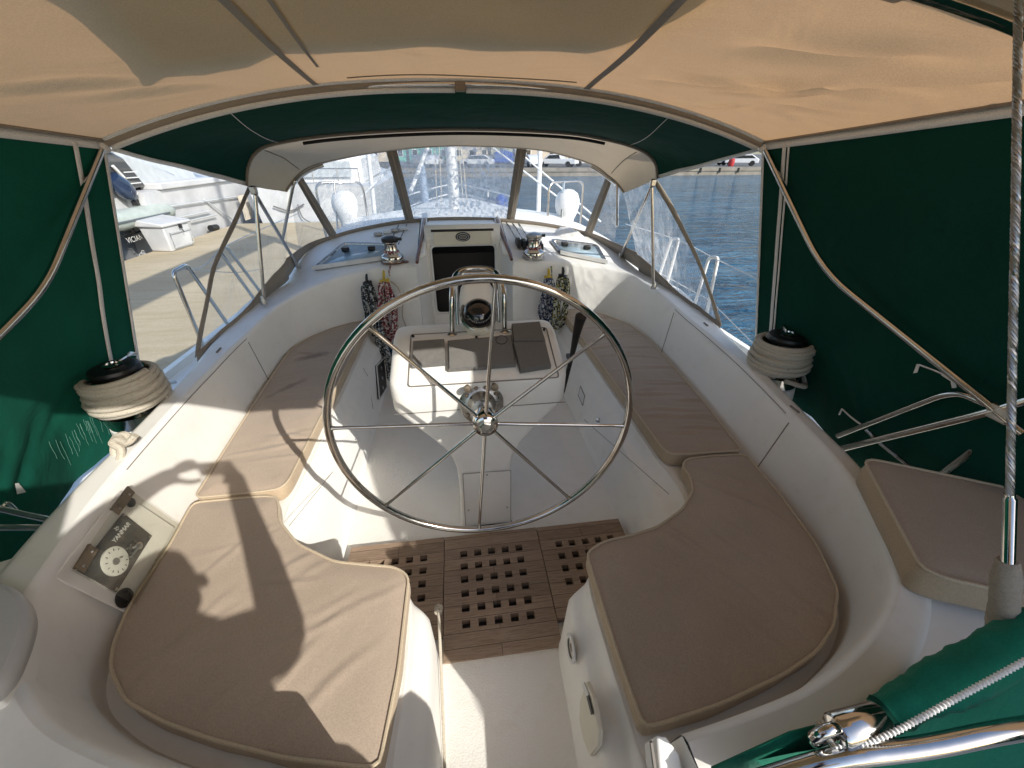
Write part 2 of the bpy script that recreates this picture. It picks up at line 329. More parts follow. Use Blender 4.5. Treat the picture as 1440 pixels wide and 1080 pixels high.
def resamp(pts, n):
    pts = [V(p) for p in pts]; L = [0]
    for a, b in zip(pts, pts[1:]): L.append(L[-1]+(b-a).length)
    out = []; j = 0
    for i in range(n):
        d = L[-1]*i/(n-1)
        while j < len(L)-2 and L[j+1] < d: j += 1
        t = (d-L[j])/max(1e-9, L[j+1]-L[j]); out.append(pts[j].lerp(pts[j+1], min(1, max(0, t))))
    return out
def lerp(a, b, t): return a+(b-a)*t
def pw(x, tab):
    if x <= tab[0][0]: return tab[0][1]
    for (a, b), (c, d) in zip(tab, tab[1:]):
        if x <= c: return b+(d-b)*(x-a)/(c-a)
    return tab[-1][1]
def fill(outline, sp, zf):
    """CDT of a plan outline with an inner grid; zf(x,y,edge distance) gives the height. returns verts, faces"""
    o2 = [V((p[0], p[1])) for p in outline]; n = len(o2)
    def inside(p):
        c = False
        for i in range(n):
            a = o2[i]; b = o2[i-1]
            if (a.y > p.y) != (b.y > p.y) and p.x < (b.x-a.x)*(p.y-a.y)/(b.y-a.y)+a.x: c = not c
        return c
    def ed(p):
        m = 9
        for i in range(n):
            a = o2[i-1]; d = o2[i]-a; t = max(0, min(1, (p-a).dot(d)/max(1e-12, d.dot(d)))); m = min(m, (p-a-d*t).length)
        return m
    vs = list(o2); xs = [p.x for p in o2]; ys = [p.y for p in o2]; dist = [0]*n
    y = min(ys); row = 0
    while y < max(ys):
        x = min(xs) + (sp/2 if row % 2 else 0)
        while x < max(xs):
            p = V((x, y))
            if inside(p):
                d = ed(p)
                if d > sp*0.5: vs.append(p); dist.append(d)
            x += sp
        y += sp*0.87; row += 1
    r = delaunay_2d_cdt(vs, [(i, (i+1) % n) for i in range(n)], [], 1, 1e-6)
    return [V((p.x, p.y, zf(p.x, p.y, dist[r[3][i][0]] if r[3][i] else 0))) for i, p in enumerate(r[0])], [tuple(f) for f in r[2]]
def offs(poly, d):
    """inset (d>0) a CCW or CW closed plan polygon"""
    n = len(poly); A = sum(poly[i-1][0]*poly[i][1]-poly[i][0]*poly[i-1][1] for i in range(n)); sg = 1 if A > 0 else -1; out = []
    for i in range(n):
        t = (V(poly[(i+1) % n][:2])-V(poly[i-1][:2])).normalized(); out.append(V((poly[i][0]-t.y*d*sg, poly[i][1]+t.x*d*sg)))
    return out
def text(name, body, P, xdir, ydir, size, mat, parent):
    c = bpy.data.curves.new(name, 'FONT'); c.body = body; c.size = size; c.extrude = 0.0006; c.align_x = 'CENTER'; c.align_y = 'CENTER'; c.materials.append(mat)
    o = bpy.data.objects.new(name, c); COL.objects.link(o)
    x = V(xdir).normalized(); z = x.cross(V(ydir)).normalized(); y = z.cross(x)
    from mathutils import Matrix
    mtx = Matrix((x, y, z)).transposed().to_4x4(); mtx.translation = V(P) - (ROOT[parent.name] if parent else V((0, 0, 0)))
    o.matrix_local = mtx
    if parent: o.parent = parent
    o.matrix_local = mtx
    bpy.context.view_layer.update(); me = bpy.data.meshes.new_from_object(o.evaluated_get(bpy.context.evaluated_depsgraph_get())); q = bpy.data.objects.new(name, me); COL.objects.link(q); bpy.data.objects.remove(o); q.name = name
    if not me.materials: me.materials.append(mat)
    q.parent = parent; q.matrix_local = mtx; return q
def copy_tree(o, parent=None, only=None):
    c = o.copy(); COL.objects.link(c); c.parent = parent
    for ch in list(o.children): copy_tree(ch, c)
    return c
exec_parts = True
# ================================================================== SETTING: water, dock, quay
WZ = -0.85
def sheet(name, x0, x1, y0, y1, z, mat, nx=1, ny=1):
    m = MB(); m.grid([[V((lerp(x0, x1, i/nx), lerp(y0, y1, j/ny), z)) for i in range(nx+1)] for j in range(ny+1)])
    o = m.build(name, mat, smooth=False); o['kind'] = 'structure'; return o
sheet('harbour_water', -600, 900, -600, 1500, WZ, M['water'])
m = MB(); m.box((-5.05, 3.4, -0.55), (4.6, 24, 0.5)); o = m.build('concrete_dock', M['dock'], bevel=0.03); o['kind'] = 'structure'
for y in (-2.4, 2.6, 7.6, 12.6):
    pass
# ================================================================== SAILING YACHT (own boat)
yl = thing('sailing_yacht', 'white sailing yacht cockpit, moored beside the concrete dock, seen from its stern', 'sailboat', (0, 1.5, 0))
# z of coaming tops / roof
def zc(x, y, L=False):
    z = pw(y, [(-1, .75), (.6, .735), (1.3, .735), (2.0, .745), (2.5, .765), (2.95, .82), (3.2, .88), (3.45, .94), (4.4, 1.165), (4.8, 1.20), (7, 1.02), (9, .95)])
    if L: z += pw(y, [(-1, .0), (.5, .02), (1, .035), (2.3, .035), (3.0, .02), (3.4, 0), (9, 0)])
    k = max(0, min(1, (y-2.9)/.5)); return z - k*(.035*x*x + (.05*max(0, abs(x)-1.05)**2 if y > 3.4 else 0))
SEAT = 0.42
E0R = [(.41, 3.46), (.80, 3.455), (1.20, 3.36), (1.340, 3.06), (1.378, 2.71), (1.35, 2.3), (1.30, 1.8), (1.26, 1.3), (1.245, 1.02), (1.205, .80), (1.135, .635), (1.02, .53), (.88, .46), (.72, .41), (.5, .37), (.325, .345)]
E1R = [(.41, 3.48), (.82, 3.475), (1.34, 3.37), (1.455, 3.10), (1.488, 2.82), (1.495, 2.45), (1.47, 1.9), (1.385, 1.33), (1.31, .98), (1.215, .74), (1.10, .57), (.985, .475), (.83, .40), (.65, .34), (.48, .312), (.325, .295)]
E2R = [(.41, 4.85), (.86, 4.75), (1.28, 4.35), (1.56, 3.85), (1.68, 3.1), (1.655, 2.5), (1.56, 1.9), (1.455, 1.33), (1.385, .97), (1.29, .71), (1.17, .53), (1.04, .42), (.87, .33), (.68, .27), (.49, .235), (.325, .22)]
E0L = [(-.41, 3.45), (-.80, 3.42), (-1.12, 3.27), (-1.285, 3.06), (-1.34, 2.87), (-1.325, 2.45), (-1.275, 1.9), (-1.235, 1.35), (-1.205, 1.1), (-1.20, .90), (-1.175, .765), (-1.11, .66), (-1.0, .58), (-.85, .51), (-.6, .425), (-.325, .36)]
E1L = [(-.41, 3.48), (-.74, 3.46), (-1.03, 3.35), (-1.235, 3.1), (-1.325, 2.80), (-1.365, 2.42), (-1.36, 1.9), (-1.33, 1.45), (-1.30, 1.18), (-1.245, .90), (-1.215, .77), (-1.165, .66), (-1.06, .56), (-.90, .455), (-.62, .35), (-.325, .29)]
E2L = [(-.41, 4.85), (-.86, 4.75), (-1.25, 4.3), (-1.45, 3.75), (-1.56, 3.1), (-1.53, 2.5), (-1.455, 1.9), (-1.42, 1.45), (-1.40, 1.18), (-1.36, .88), (-1.33, .74), (-1.275, .60), (-1.14, .48), (-.94, .375), (-.63, .27), (-.325, .215)]
NS = 150
COAM = {}
def side(E0, E1, E2, L, names):
    a = resamp(cr(E0, 10), NS) if False else cr(E0, 10); b = cr(E1, 10); c = cr(E2, 10); n = len(a); rows = []; roof = []
    def p3(q, z): return V((q.x, q.y, z))
    for i in range(n):
        t = zc(b[i].x, b[i].y, L); A = p3(a[i], SEAT-.03); B = p3(b[i], t); w = (c[i]-b[i])
        r = min(.022, w.length*.3); wl = w.normalized()
        up = (B-A).normalized()
        row = [A, A.lerp(B, .25), A.lerp(B, .5), A.lerp(B, .75), B-up*r*1.3, B-up*r*.4+V((wl.x, wl.y, 0))*r*.25, V((B.x+wl.x*r*.8, B.y+wl.y*r*.8, zc(b[i].x+wl.x*r, b[i].y+wl.y*r, L)))]
        for q in (.12, .25, .4, .55, .7, .85, 1.0):
            g = b[i].lerp(c[i], q)
            if q*w.length > r*.9: row.append(p3(g, zc(g.x, g.y, L)))
            else: row.append(row[-1].copy())
        e = c[i]; row[-1] = row[-1] - V((0, 0, .004))
        row += [V((e.x+wl.x*.012, e.y+wl.y*.012, row[-1].z-.02)), V((e.x+wl.x*.05, e.y+wl.y*.05, .45))]
        rows.append(row)
    COAM[L] = (a, b, c)
    MB().grid(rows).build(names, M['gel'], yl, sharp=60)
side(E0R, E1R, E2R, False, 'coaming'); side(E0L, E1L, E2L, True, 'coaming')
# stern ledges outside the curved backs, side decks and topsides
for s in (1, -1):
    E2 = E2R if s > 0 else E2L
    poly = [p for p in cr(E2, 6) if p.y < 1.0]
    poly = [V((p.x, p.y)) for p in poly] + ([V((.75, -.15)), V((.75, -1.0))] if s > 0 else [V((-.325, -1.0))]) + [V((1.58*s, -1.0)), V((1.60*s, .2)), V((1.50*s, .92))]
    wl_ = [(.325*s, .35), (.325*s, .293), (.325*s, .215)] + ([(.75, -.15), (.75, -1.0)] if s > 0 else [(-.325, -1.0)])
    MB().grid([[V((x, y, .40)) for x, y in wl_], [V((x, y, .41 if y > .34 else (.722 if y > .25 else (.738 if y > .2 else .718)))) for x, y in wl_]]).build('ledge_riser', M['gel'], yl, sharp=30)
    if s > 0: MB().grid([[V((.32, y, .418)), V((.76, y, .418))] for y in (.36, .0, -1.0)]).build('walkway_shelf', M['gel'], yl)
    vs, fs = fill(poly, .12, lambda x, y, d: .715)
    m = MB(); m.add(vs, fs)
    m.build('stern_ledge', M['gel'], yl)
    m = MB(); xs = [(1.80, -1.0), (1.93, .6), (2.02, 2.0), (2.02, 3.5), (1.95, 5), (1.65, 7), (1.1, 9), (.25, 11)]
    inn = [(1.3, -1.0), (1.4, .6), (1.45, 2.0), (1.5, 3.2), (1.15, 4.3), (.9, 5), (.6, 7.5), (.1, 10.8)]
    A = cr([V((p[0]*s, p[1])) for p in inn], 6); B = cr([V((p[0]*s, p[1])) for p in xs], 6)
    rows = [[V((q.x, q.y, .44+max(0, q.y-3)*.02)) for q in A], [V((q.x, q.y, .44+max(0, q.y-3)*.03)) for q in B], [V((q.x, q.y, .49+max(0, q.y-3)*.03)) for q in B], [V((q.x*1.03, q.y, .48+max(0, q.y-3)*.03)) for q in B], [V((q.x*1.0, q.y, -.3)) for q in B], [V((q.x*.85, q.y, -1.0)) for q in B]]
    MB().grid(rows).build('side_deck', M['gel'], yl, sharp=50)
# foredeck cabin top in front of the dodger
m = MB(); rows = []
for i in range(13):
    y = 4.4+i*.4; wd = pw(y, [(4.4, 1.25), (6, 1.05), (8, .65), (9.2, .35)])
    rows.append([V((x*wd, y, zc(x*wd, y)-.012-(.30 if abs(x) > .99 else 0))) for x in (-1, -.96, -.8, -.5, -.2, .2, .5, .8, .96, 1)])
m.grid(rows).build('foredeck_cabin_top', M['gel'], yl, sharp=50)
# cockpit sole, wells and seat lockers
def inner(s):
    if s > 0: top = [(.875, 3.46), (.875, 2.4), (.872, 1.5), (.885, 1.36), (.885, 1.20), (.845, 1.09), (.75, 1.01), (.60, .955), (.45, .925), (.375, .89), (.335, .82), (.325, .6), (.325, .3), (.325, -.9)]
    else: top = [(-.86, 3.46), (-.86, 2.4), (-.868, 1.5), (-.875, 1.36), (-.86, 1.24), (-.80, 1.12), (-.70, 1.04), (-.56, .975), (-.43, .945), (-.36, .91), (-.315, .85), (-.31, .6), (-.325, .3), (-.325, -.9)]
    bot = [(.745, 3.46), (.745, 2.4), (.735, 1.55), (.735, 1.30), (.71, 1.10), (.60, .97), (.47, .91), (.38, .88), (.31, .86), (.26, .845), (.225, .81), (.215, .6), (.205, .3), (.20, -.9)]
    return [V((x, y)) for x, y in top], [V((x*s, y)) for x, y in bot]
for s in (1, -1):
    tp, bt = inner(s); T = cr(tp, 6); B = cr(bt, 6); rows = []
    for p, q in zip(T, B):
        d = (q-p).normalized() if (q-p).length > 1e-6 else V((-s, 0))
        pr = [(0, -.03, SEAT), (0, 0, SEAT), (.0, .012, SEAT-.006), (0, .018, SEAT-.02), (.10, .02, SEAT-.06), (.22, .03, .345), (.30, .035, .335), (.42, .038, .315), (.9, 0, .06), (.97, 0, .015), (1.06, 0, 0)]
        rows.append([V((lerp(p.x, q.x, f)+d.x*e, lerp(p.y, q.y, f)+d.y*e, z)) for f, e, z in pr])
    MB().grid(rows).build('seat_locker', M['gel'], yl, sharp=70)
    E0 = [V((p[0], p[1])) for p in (E0R if s > 0 else E0L)]
    poly = [p for p in cr(E0, 5)] + [p for p in reversed(T) if p.y > .3]
    vs, fs = fill(offs(poly, -.012), .1, lambda x, y, d: SEAT-.002); m = MB(); m.add(vs, fs)
    m.build('seat_top', M['gel'], yl)
m = MB(); m.add([(-.80, .83, -.002), (.80, .83, -.002), (.80, 3.5, -.002), (-.80, 3.5, -.002)], [(0, 1, 2, 3)]); m.build('cockpit_sole', M['sole'], yl)
m = MB(); m.prism([(-.235, -1.0, 0.0), (.235, -1.0, 0.0), (.235, .83, 0.0), (-.235, .83, 0.0)], (0, 0, .028)); m.build('walkway_sole', M['sole'], yl, bevel=.008)
# companionway recess
H = .405
dY = 3.82
m = MB()
for s in (1, -1):
    tl = [(s*.41, 3.47), (s*.395, 3.56), (s*.328, dY)]
    rows = [[V((x, y, -.01)) for x, y in tl], [V((x, y, zc(x, y)-.03)) for x, y in tl], [V((x+s*.01, y, zc(x, y)-.003)) for x, y in tl], [V((x+s*.05, y, zc(x, y)+.001)) for x, y in tl]]
    MB().grid(rows).build('companionway_side', M['gel'], yl, sharp=50)
# bulkhead around the door: frame with an opening
m = MB(); x0, x1, zb, zt = -.300, .296, .385, 1.025
m.add([(-.34, dY, -.02), (.34, dY, -.02), (.34, dY, 1.2), (-.34, dY, 1.2)] + [(x0, dY, zb), (x1, dY, zb), (x1, dY, zt), (x0, dY, zt)], [(0, 1, 5, 4), (1, 2, 6, 5), (2, 3, 7, 6), (3, 0, 4, 7)])
m.build('companionway_bulkhead', M['gel'], yl, solid=.02)
m = MB(); fr = fillet([V((x0, dY-.012, zb)), V((x1, dY-.012, zb)), V((x1, dY-.012, zt)), V((x0, dY-.012, zt))], .05, 5, True); m.tube(fr, .012, 8, True); m.build('companionway_frame', M['white'], yl)
m = MB(); m.box((0, 4.62, .44), (1.2, 1.5, 1.0)); m.build('cabin_shade_block', M['dark'], yl)  # near-black block just inside the door, shade of the cabin put into its colour
m = MB(); m.box((.12, dY+.10, .62), (.16, .02, .4)); m.build('cabin_woodwork', M['varnish'], yl)
m = MB(); m.box((-.16, dY+.06, .92), (.10, .01, .022)); m.build('cabin_highlight', M['greycover'], yl)  # grey bar painted in for a faint highlight inside the door
# sliding hatch with vent emblem
ht = MB(); ht.box((0, 4.25, 1.135), (.66, .80, .055)); hatch = ht.build('sliding_hatch', M['gel'], yl, bevel=.012)
m = MB(); m.box((0, dY-.022, 1.085), (.52, .02, .115)); hp = m.build('hatch_end_board', M['cream'], hatch, bevel=.005)
m = MB(); m.box((0, dY-.006, 1.152), (.56, .02, .02)); m.build('hatch_gap_shade', M['shadowgap'], hatch)  # dark strip, the shade under the sliding hatch put into its colour
m = MB(); m.lathe([(.001, .014), (.05, .014), (.062, .008), (.066, 0)], (0.0, dY-.034, 1.10), (0, -1, 0), 32)
for v in m.v: v.z = 1.10 + (v.z-1.10)*.62
em = m.build('vent_badge', M['black'], hatch)
m = MB(); m.tube([V((.052*math.cos(a), dY-.049, 1.10+.030*math.sin(a))) for a in [i*math.pi/12 for i in range(24)]], .0022, 5, True); m.tube([V((.034*math.cos(a), dY-.050, 1.10+.015*math.sin(a))) for a in [i*math.pi/10 for i in range(20)]], .002, 5, True); m.box((0, dY-.0495, 1.10), (.045, .003, .004)); m.build('badge_lines', M['paleprint'], hatch)
for s in (1, -1):
    m = MB(); m.prism([(s*.335, 3.60, zc(.33, 3.6)), (s*.395, 3.56, zc(.39, 3.56)), (s*.395, 4.5, zc(.39, 4.5)+.02), (s*.335, 4.5, zc(.33, 4.5)+.02)], (0, 0, .035)); m.build('hatch_rail', M['gel'], yl, bevel=.01)
    m = MB(); m.tube([(s*.40, 3.47, zc(.4, 3.47)+.018), (s*.395, 3.55, zc(.4, 3.55)+.035), (s*.365, 3.95, zc(.37, 3.95)+.052), (s*.36, 4.3, zc(.36, 4.3)+.05)], [.013, .016, .016, .014], 8); m.build('grab_rail', M['varnish'], yl)
m = MB(); q = atz(565, 364, zc(-.53, 3.5)); m.lathe([(.028, 0), (.028, .006), (.02, .012)], (-.50, 3.53, zc(-.5, 3.53)), n=18); m.build('deck_socket', M['varnish'], yl)
# panel seams, on the coaming walls
def wallpt(L, i, f, out=.003):
    a, b, c = COAM[L]; t = zc(b[i].x, b[i].y, L); A = V((a[i].x, a[i].y, SEAT-.03)); B = V((b[i].x, b[i].y, t)); P = A.lerp(B, f)
    T = a[min(i+1, len(a)-1)]-a[max(i-1, 0)]; n = V((T.x, T.y, 0)).cross(B-A).normalized()
    if n.dot(V((0, 2, 1))-P) < 0: n = -n
    return P+n*out, n
def near(L, y): 
    a = COAM[L][1]; return min(range(20, len(a)), key=lambda i: abs(a[i].y-y))
for L, y in ((True, 2.42), (False, 2.62), (False, 1.28)):
    i = near(L, y); m = MB(); m.tube([wallpt(L, i, f/10, .0005)[0] for f in range(1, 10)], .0026, 6); m.build('panel_seam', M['groove'], yl)
# locker lid line along the port/starboard coaming top
for L, ya, yb in ((True, 1.22, 2.42), (False, 1.3, 2.62)):
    pts = []
    for i in range(near(L, yb), near(L, ya), 2 if near(L, ya) > near(L, yb) else -2):
        p, n = wallpt(L, i, .955, .001); pts.append(p)
    if len(pts) > 2:
        m = MB(); m.tube(pts, .0017, 5); m.build('locker_lid_line', M['groove'], yl)
for L, y in ((True, 1.42), (True, 2.2), (False, 1.35), (False, 2.3)):
    a, b, c = COAM[L]; i = near(L, y); g = b[i].lerp(c[i], .45); d = V((a[i+1].x-a[i].x, a[i+1].y-a[i].y, 0)).normalized()
    m = MB(); m.tube([V((g.x, g.y, zc(g.x, g.y, L)+.002))+d*.028, V((g.x, g.y, zc(g.x, g.y, L)+.002))-d*.028], .006, 6); m.build('latch_slot', M['groove'], yl)
# locker door outlines in the footwell
def planeX(s): return V((s*.771, 2, .2)), V((s*-1, 0, .10)).normalized()
P0, n0 = planeX(1)
m = MB(); l = [atp(x, y, P0, n0) + n0*.003 for x, y in [(868, 632), (900, 655), (958, 700)]]; m.tube([atp(822, 590, P0, n0)+n0*.004, atp(942, 695, P0, n0)+n0*.004], .0015, 5)
m.build('locker_door_gap', M['groove'], yl)
dm = [atp(x, y, P0, n0)+n0*.004 for x, y in [(817, 543), (823, 557), (820, 570), (814, 556)]]
m = MB(); m.add(dm, [(0, 1, 2, 3)]); m.build('locker_plate', M['whitedull'], yl); m = MB(); m.tube(dm, .003, 5, True); m.build('locker_plate_border', M['groove'], yl)
P1, n1 = planeX(-1)
m = MB(); m.tube([atp(x, y, P1, n1)+n1*.004 for x, y in [(510, 518), (516, 528), (524, 575)]], .0015, 5); m.build('locker_door_gap', M['groove'], yl); m = MB(); m.tube([atp(x, y, P1, n1)+n1*.004 for x, y in [(405, 740), (470, 660)]], .0013, 5); m.build('locker_door_gap', M['groove'], yl)
gp = [atp(x, y, P1, n1)+n1*.008 for x, y in [(526, 515), (537, 504), (541, 545), (530, 562)]]
m = MB(); m.prism([p for p in gp], n1*.012); gpo = m.build('gauge_panel', M['black'], yl); m = MB(); m.tube([p+n1*.012 for p in gp], .006, 6, True); m.build('gauge_panel_rim', M['whitedull'], gpo)
m = MB()
for a, b in ((533, 518), (534, 532), (535, 546)):
    p = atp(a, b, P1, n1)+n1*.022; m.lathe([(.001, .002), (.016, .002), (.018, 0)], p, n1, 14)
m.build('gauge_dial', M['dullsteel'], gpo)
for (x, y), P, n in (((843, 591), P0, n0), ((498, 620), P1, n1)):
    p = atp(x, y, P, n); m = MB(); m.lathe([(.016, 0), (.016, .004)], p, n, 14); m.tube([p+n*.004+V((0, 0, .012)), p+n*.022+V((0, 0, .008)), p+n*.022-V((0, 0, .008)), p+n*.004-V((0, 0, .012))], .004, 6); m.build('pad_eye', M['steel'], yl)
# starboard walkway wall fittings
PW = V((.233, .5, .2)); nW = V((-1, 0, .07)).normalized(); uW = V((0, 1, 0)); vW = nW.cross(uW)
if vW.z < 0: vW = -vW
def wallring(px, py, prof): return atp(px, py, PW, nW)
p = atp(808, 911, PW, nW)+nW*.006; m = MB(); m.lathe([(.030, 0), (.044, .004), (.046, .009), (.040, .013), (.030, .010)], p, nW, 30, cap=False); ring = m.build('shower_ring', M['whitedull'], yl)
m = MB(); m.lathe([(.001, .004), (.031, .004), (.032, 0)], p, nW, 24); m.build('ring_insert', M['cream'], ring); m = MB(); m.lathe([(.001, .009), (.012, .008), (.013, .003)], p+vW*.004, nW, 14); m.build('ring_knob', M['dullsteel'], ring)
hp2 = [atp(x, y, PW, nW)+nW*.004 for x, y in [(832, 957), (823, 985), (822, 1010), (828, 1040), (838, 1063), (850, 1048), (851, 1028), (842, 980)]]
m = MB(); m.prism(hp2, nW*.014); hh = m.build('access_door', M['cream'], yl, bevel=.004); sl2 = [atp(x, y, PW, nW)+nW*.021 for x, y in [(835, 978), (838, 976), (845, 1002), (842, 1004)]]
m = MB(); m.prism(sl2, nW*.002); m.build('door_slot', M['black'], hh); m = MB(); m.prism([atp(x, y, PW, nW)+nW*.019 for x, y in [(828, 962), (831, 958), (838, 976), (834, 978)]], nW*.003); m.build('door_latch', M['whitedull'], hh)
# lanyard hanging on the port walkway wall
PL = V((-.233, .5, .2)); nL = V((1, 0, .07)).normalized()
pts = [atp(x, y, PL, nL)+nL*.012 for x, y in [(612, 858), (613, 880), (615, 920), (617, 980), (619, 1040), (620, 1079), (620, 1110)]]
m = MB(); m.tube(cr(pts, 5), .0055, 7); 
k0 = pts[0]
for i in range(5):
    a = i*1.3; m.tube([k0+V((.012*math.cos(a+t), .010*math.sin(a*1.7+t), .014*math.sin(t+a))) for t in [j*.7 for j in range(9)]], .005, 6)
o = m.build('lanyard', M['ropecream']); tag(o, 'thin white lanyard with a knot, hanging down the port wall of the walkway', 'rope')
# small hatch lens, clutches on the cabin roof
def on_roof(x, y, up=0): return V((x, y, zc(x, y)+up))
def px_roof(px, py, up=0):
    r = ray(px, py); t = .5
    while t < 14:
        q = CAM+r*t
        if q.z < zc(q.x, q.y)+up: break
        t += .01
    q = CAM+r*t; q.z = zc(q.x, q.y)+up; return q
for nm, quad, lab in (('L', [(442, 379), (541, 364), (545, 345), (484, 343)], 'open deck hatch with a pale blue lens on the port cabin roof beside the winch'), ('R', [(790, 357), (852, 370), (838, 346), (775, 338)], 'open deck hatch with a blue lens on the starboard cabin roof by the white cloth')):
    Q = [px_roof(*q, .012) for q in quad]; c = sum(Q, V((0, 0, 0)))/4
    dh = thing('deck_hatch', lab, 'hatch', c)
    m = MB(); m.tube(fillet(Q, .05, 4, True), .018, 8, True); m.build('hatch_frame', M['dullsteel'], dh)
    m = MB(); m.add([p+V((0, 0, -.002)) for p in Q], [(0, 1, 2, 3)]); m.build('hatch_lens', M['lens'], dh, solid=.01)
    a, b = Q[0], Q[1]; m = MB(); up = V((0, 0, .035)); m.prism([a-(c-a).normalized()*.02, b-(c-b).normalized()*.02, b-(c-b).normalized()*.02+up, a-(c-a).normalized()*.02+up], (b-a).cross(V((0, 0, 1))).normalized()*.012); m.build('hatch_lip', M['whitedull'], dh, bevel=.004)
    for f in (.22, .72):
        m = MB(); m.box(Q[3].lerp(Q[2], f).lerp(Q[0].lerp(Q[1], f), .35)+V((0, 0, .02)), (.06, .05, .035)); m.build('hatch_dog', M['black'], dh, bevel=.006)
cl = thing('rope_clutch_bank', 'bank of black rope clutches with white levers on the starboard cabin roof beside the winch', 'rope clutch', on_roof(.62, 3.72))
for i in range(5):
    b0 = on_roof(.50+.048*i, 3.78-.02*i, .035); m = MB(); m.prism([b0+V((-.017, -.09, -.035)), b0+V((-.017, .09, -.035)), b0+V((-.017, .09, .01)), b0+V((-.017, .02, .04)), b0+V((-.017, -.07, .03))], (.034, 0, 0)); m.build('clutch_body', M['black'], cl, bevel=.005)
    m = MB(); m.box(b0+V((0, .06, .042)), (.026, .16, .012)); m.build('clutch_lever', M['whitedull'], cl, bevel=.004)
ll = thing('line_organiser', 'low white and black line organiser on the port cabin roof under the window', 'deck fitting', on_roof(-.7, 4.05))
for i, (px, py) in enumerate([(532, 332), (545, 329), (556, 327), (568, 325)]):
    p = px_roof(px, py); m = MB(); m.box(p+V((0, 0, .02)), (.075, .05, .03)); m.build('sheave_box', M['whitedull'] if i % 2 else M['dullsteel'], ll, bevel=.008)
# lines running along the roof
for s, x0r in ((1, .50), (1, .56), (1, .62), (-1, .58), (-1, .66)):
    m = MB(); m.tube([on_roof(s*x0r, 3.84, .02), on_roof(s*(x0r-.03), 4.2, .012), on_roof(s*(x0r-.10), 4.9, .012)], .005, 6); tag(m.build('halyard', M['ropeblack']), 'black and white line led aft over the %s cabin roof' % ('starboard' if s > 0 else 'port'), 'rope', group='lines over the %s cabin roof' % ('starboard' if s > 0 else 'port'))
# starboard roof: heaped white cloth
vs, fs = fill([px_roof(*q) for q in [(783, 322), (808, 327), (826, 338), (833, 347), (812, 343), (790, 336), (778, 330)]], .03, lambda x, y, d: zc(x, y)+min(.07, d*.8)+.02*noise.noise(V((x*18, y*18, 0)))*(d > .02))
m = MB(); m.add(vs, fs); tag(m.build('folded_cloth', M['tape']), 'crumpled white cloth lying on the starboard cabin roof under the windshield', 'cloth')
# ================================================================== TEAK GRATES
def grate(lab, outline, nx, ny, hx0, hx1, hy0, hy1, hs, loc):
    t = thing('teak_grate', lab, 'floor grate', loc, group=None)
    bars_x = sorted(set([hx0+(hx1-hx0)*i/max(1, nx-1) for i in range(nx)])); bars_y = [hy0+(hy1-hy0)*i/max(1, ny-1) for i in range(ny)]
    z0, z1 = .006, .038; X0, X1, Y0, Y1 = outline
    xs = sorted([X0, X1]+[v for b in bars_x for v in (b-hs/2, b+hs/2)]); ys = sorted([Y0, Y1]+[v for b in bars_y for v in (b-hs/2, b+hs/2)])
    m = MB()
    def hole(i, j): return any(abs((xs[i]+xs[i+1])/2-b) < hs*.3 for b in bars_x) and any(abs((ys[j]+ys[j+1])/2-b) < hs*.3 for b in bars_y)
    nX, nY = len(xs)-1, len(ys)-1; idx = {}
    def vid(i, j, z):
        if (i, j, z) not in idx: idx[(i, j, z)] = len(m.v); m.v.append(V((xs[i], ys[j], z)))
        return idx[(i, j, z)]
    for i in range(nX):
        for j in range(nY):
            if hole(i, j): continue
            m.f.append((vid(i, j, z1), vid(i+1, j, z1), vid(i+1, j+1, z1), vid(i, j+1, z1)))
            for (di, dj, a, b) in ((-1, 0, (i, j), (i, j+1)), (1, 0, (i+1, j), (i+1, j+1)), (0, -1, (i, j), (i+1, j)), (0, 1, (i, j+1), (i+1, j+1))):
                ii, jj = i+di, j+dj
                if ii < 0 or jj < 0 or ii >= nX or jj >= nY or hole(ii, jj): m.f.append((vid(*a, z0), vid(*b, z0), vid(*b, z1), vid(*a, z1)))
    m.build('slatted_panel', M['teak'], t, smooth=False)
    m2 = MB(); m2.box(((hx0+hx1)/2, (hy0+hy1)/2, .0035), (X1-X0-.01, Y1-Y0-.01, .003)); m2.build('grate_shade', M['shadowgap'], t, smooth=False)  # dark sheet under the slats, the shade in the holes put into its colour
    return t
grate('large middle teak floor grate between the two aft cushions, six rows of square holes', (-.224, .252, .822, 1.412), 5, 6, -.13, .145, .96, 1.30, .034, (.01, 1.1, 0))
grate('port teak floor grate, its near half under the sunlit left cushion', (-.688, -.2275, .93, 1.414), 5, 4, -.598, -.325, 1.10, 1.303, .034, (-.45, 1.15, 0))
grate('starboard teak floor grate, its near half under the shaded right cushion', (.2555, .705, .93, 1.410), 5, 4, .349, .622, 1.09, 1.294, .034, (.48, 1.15, 0))
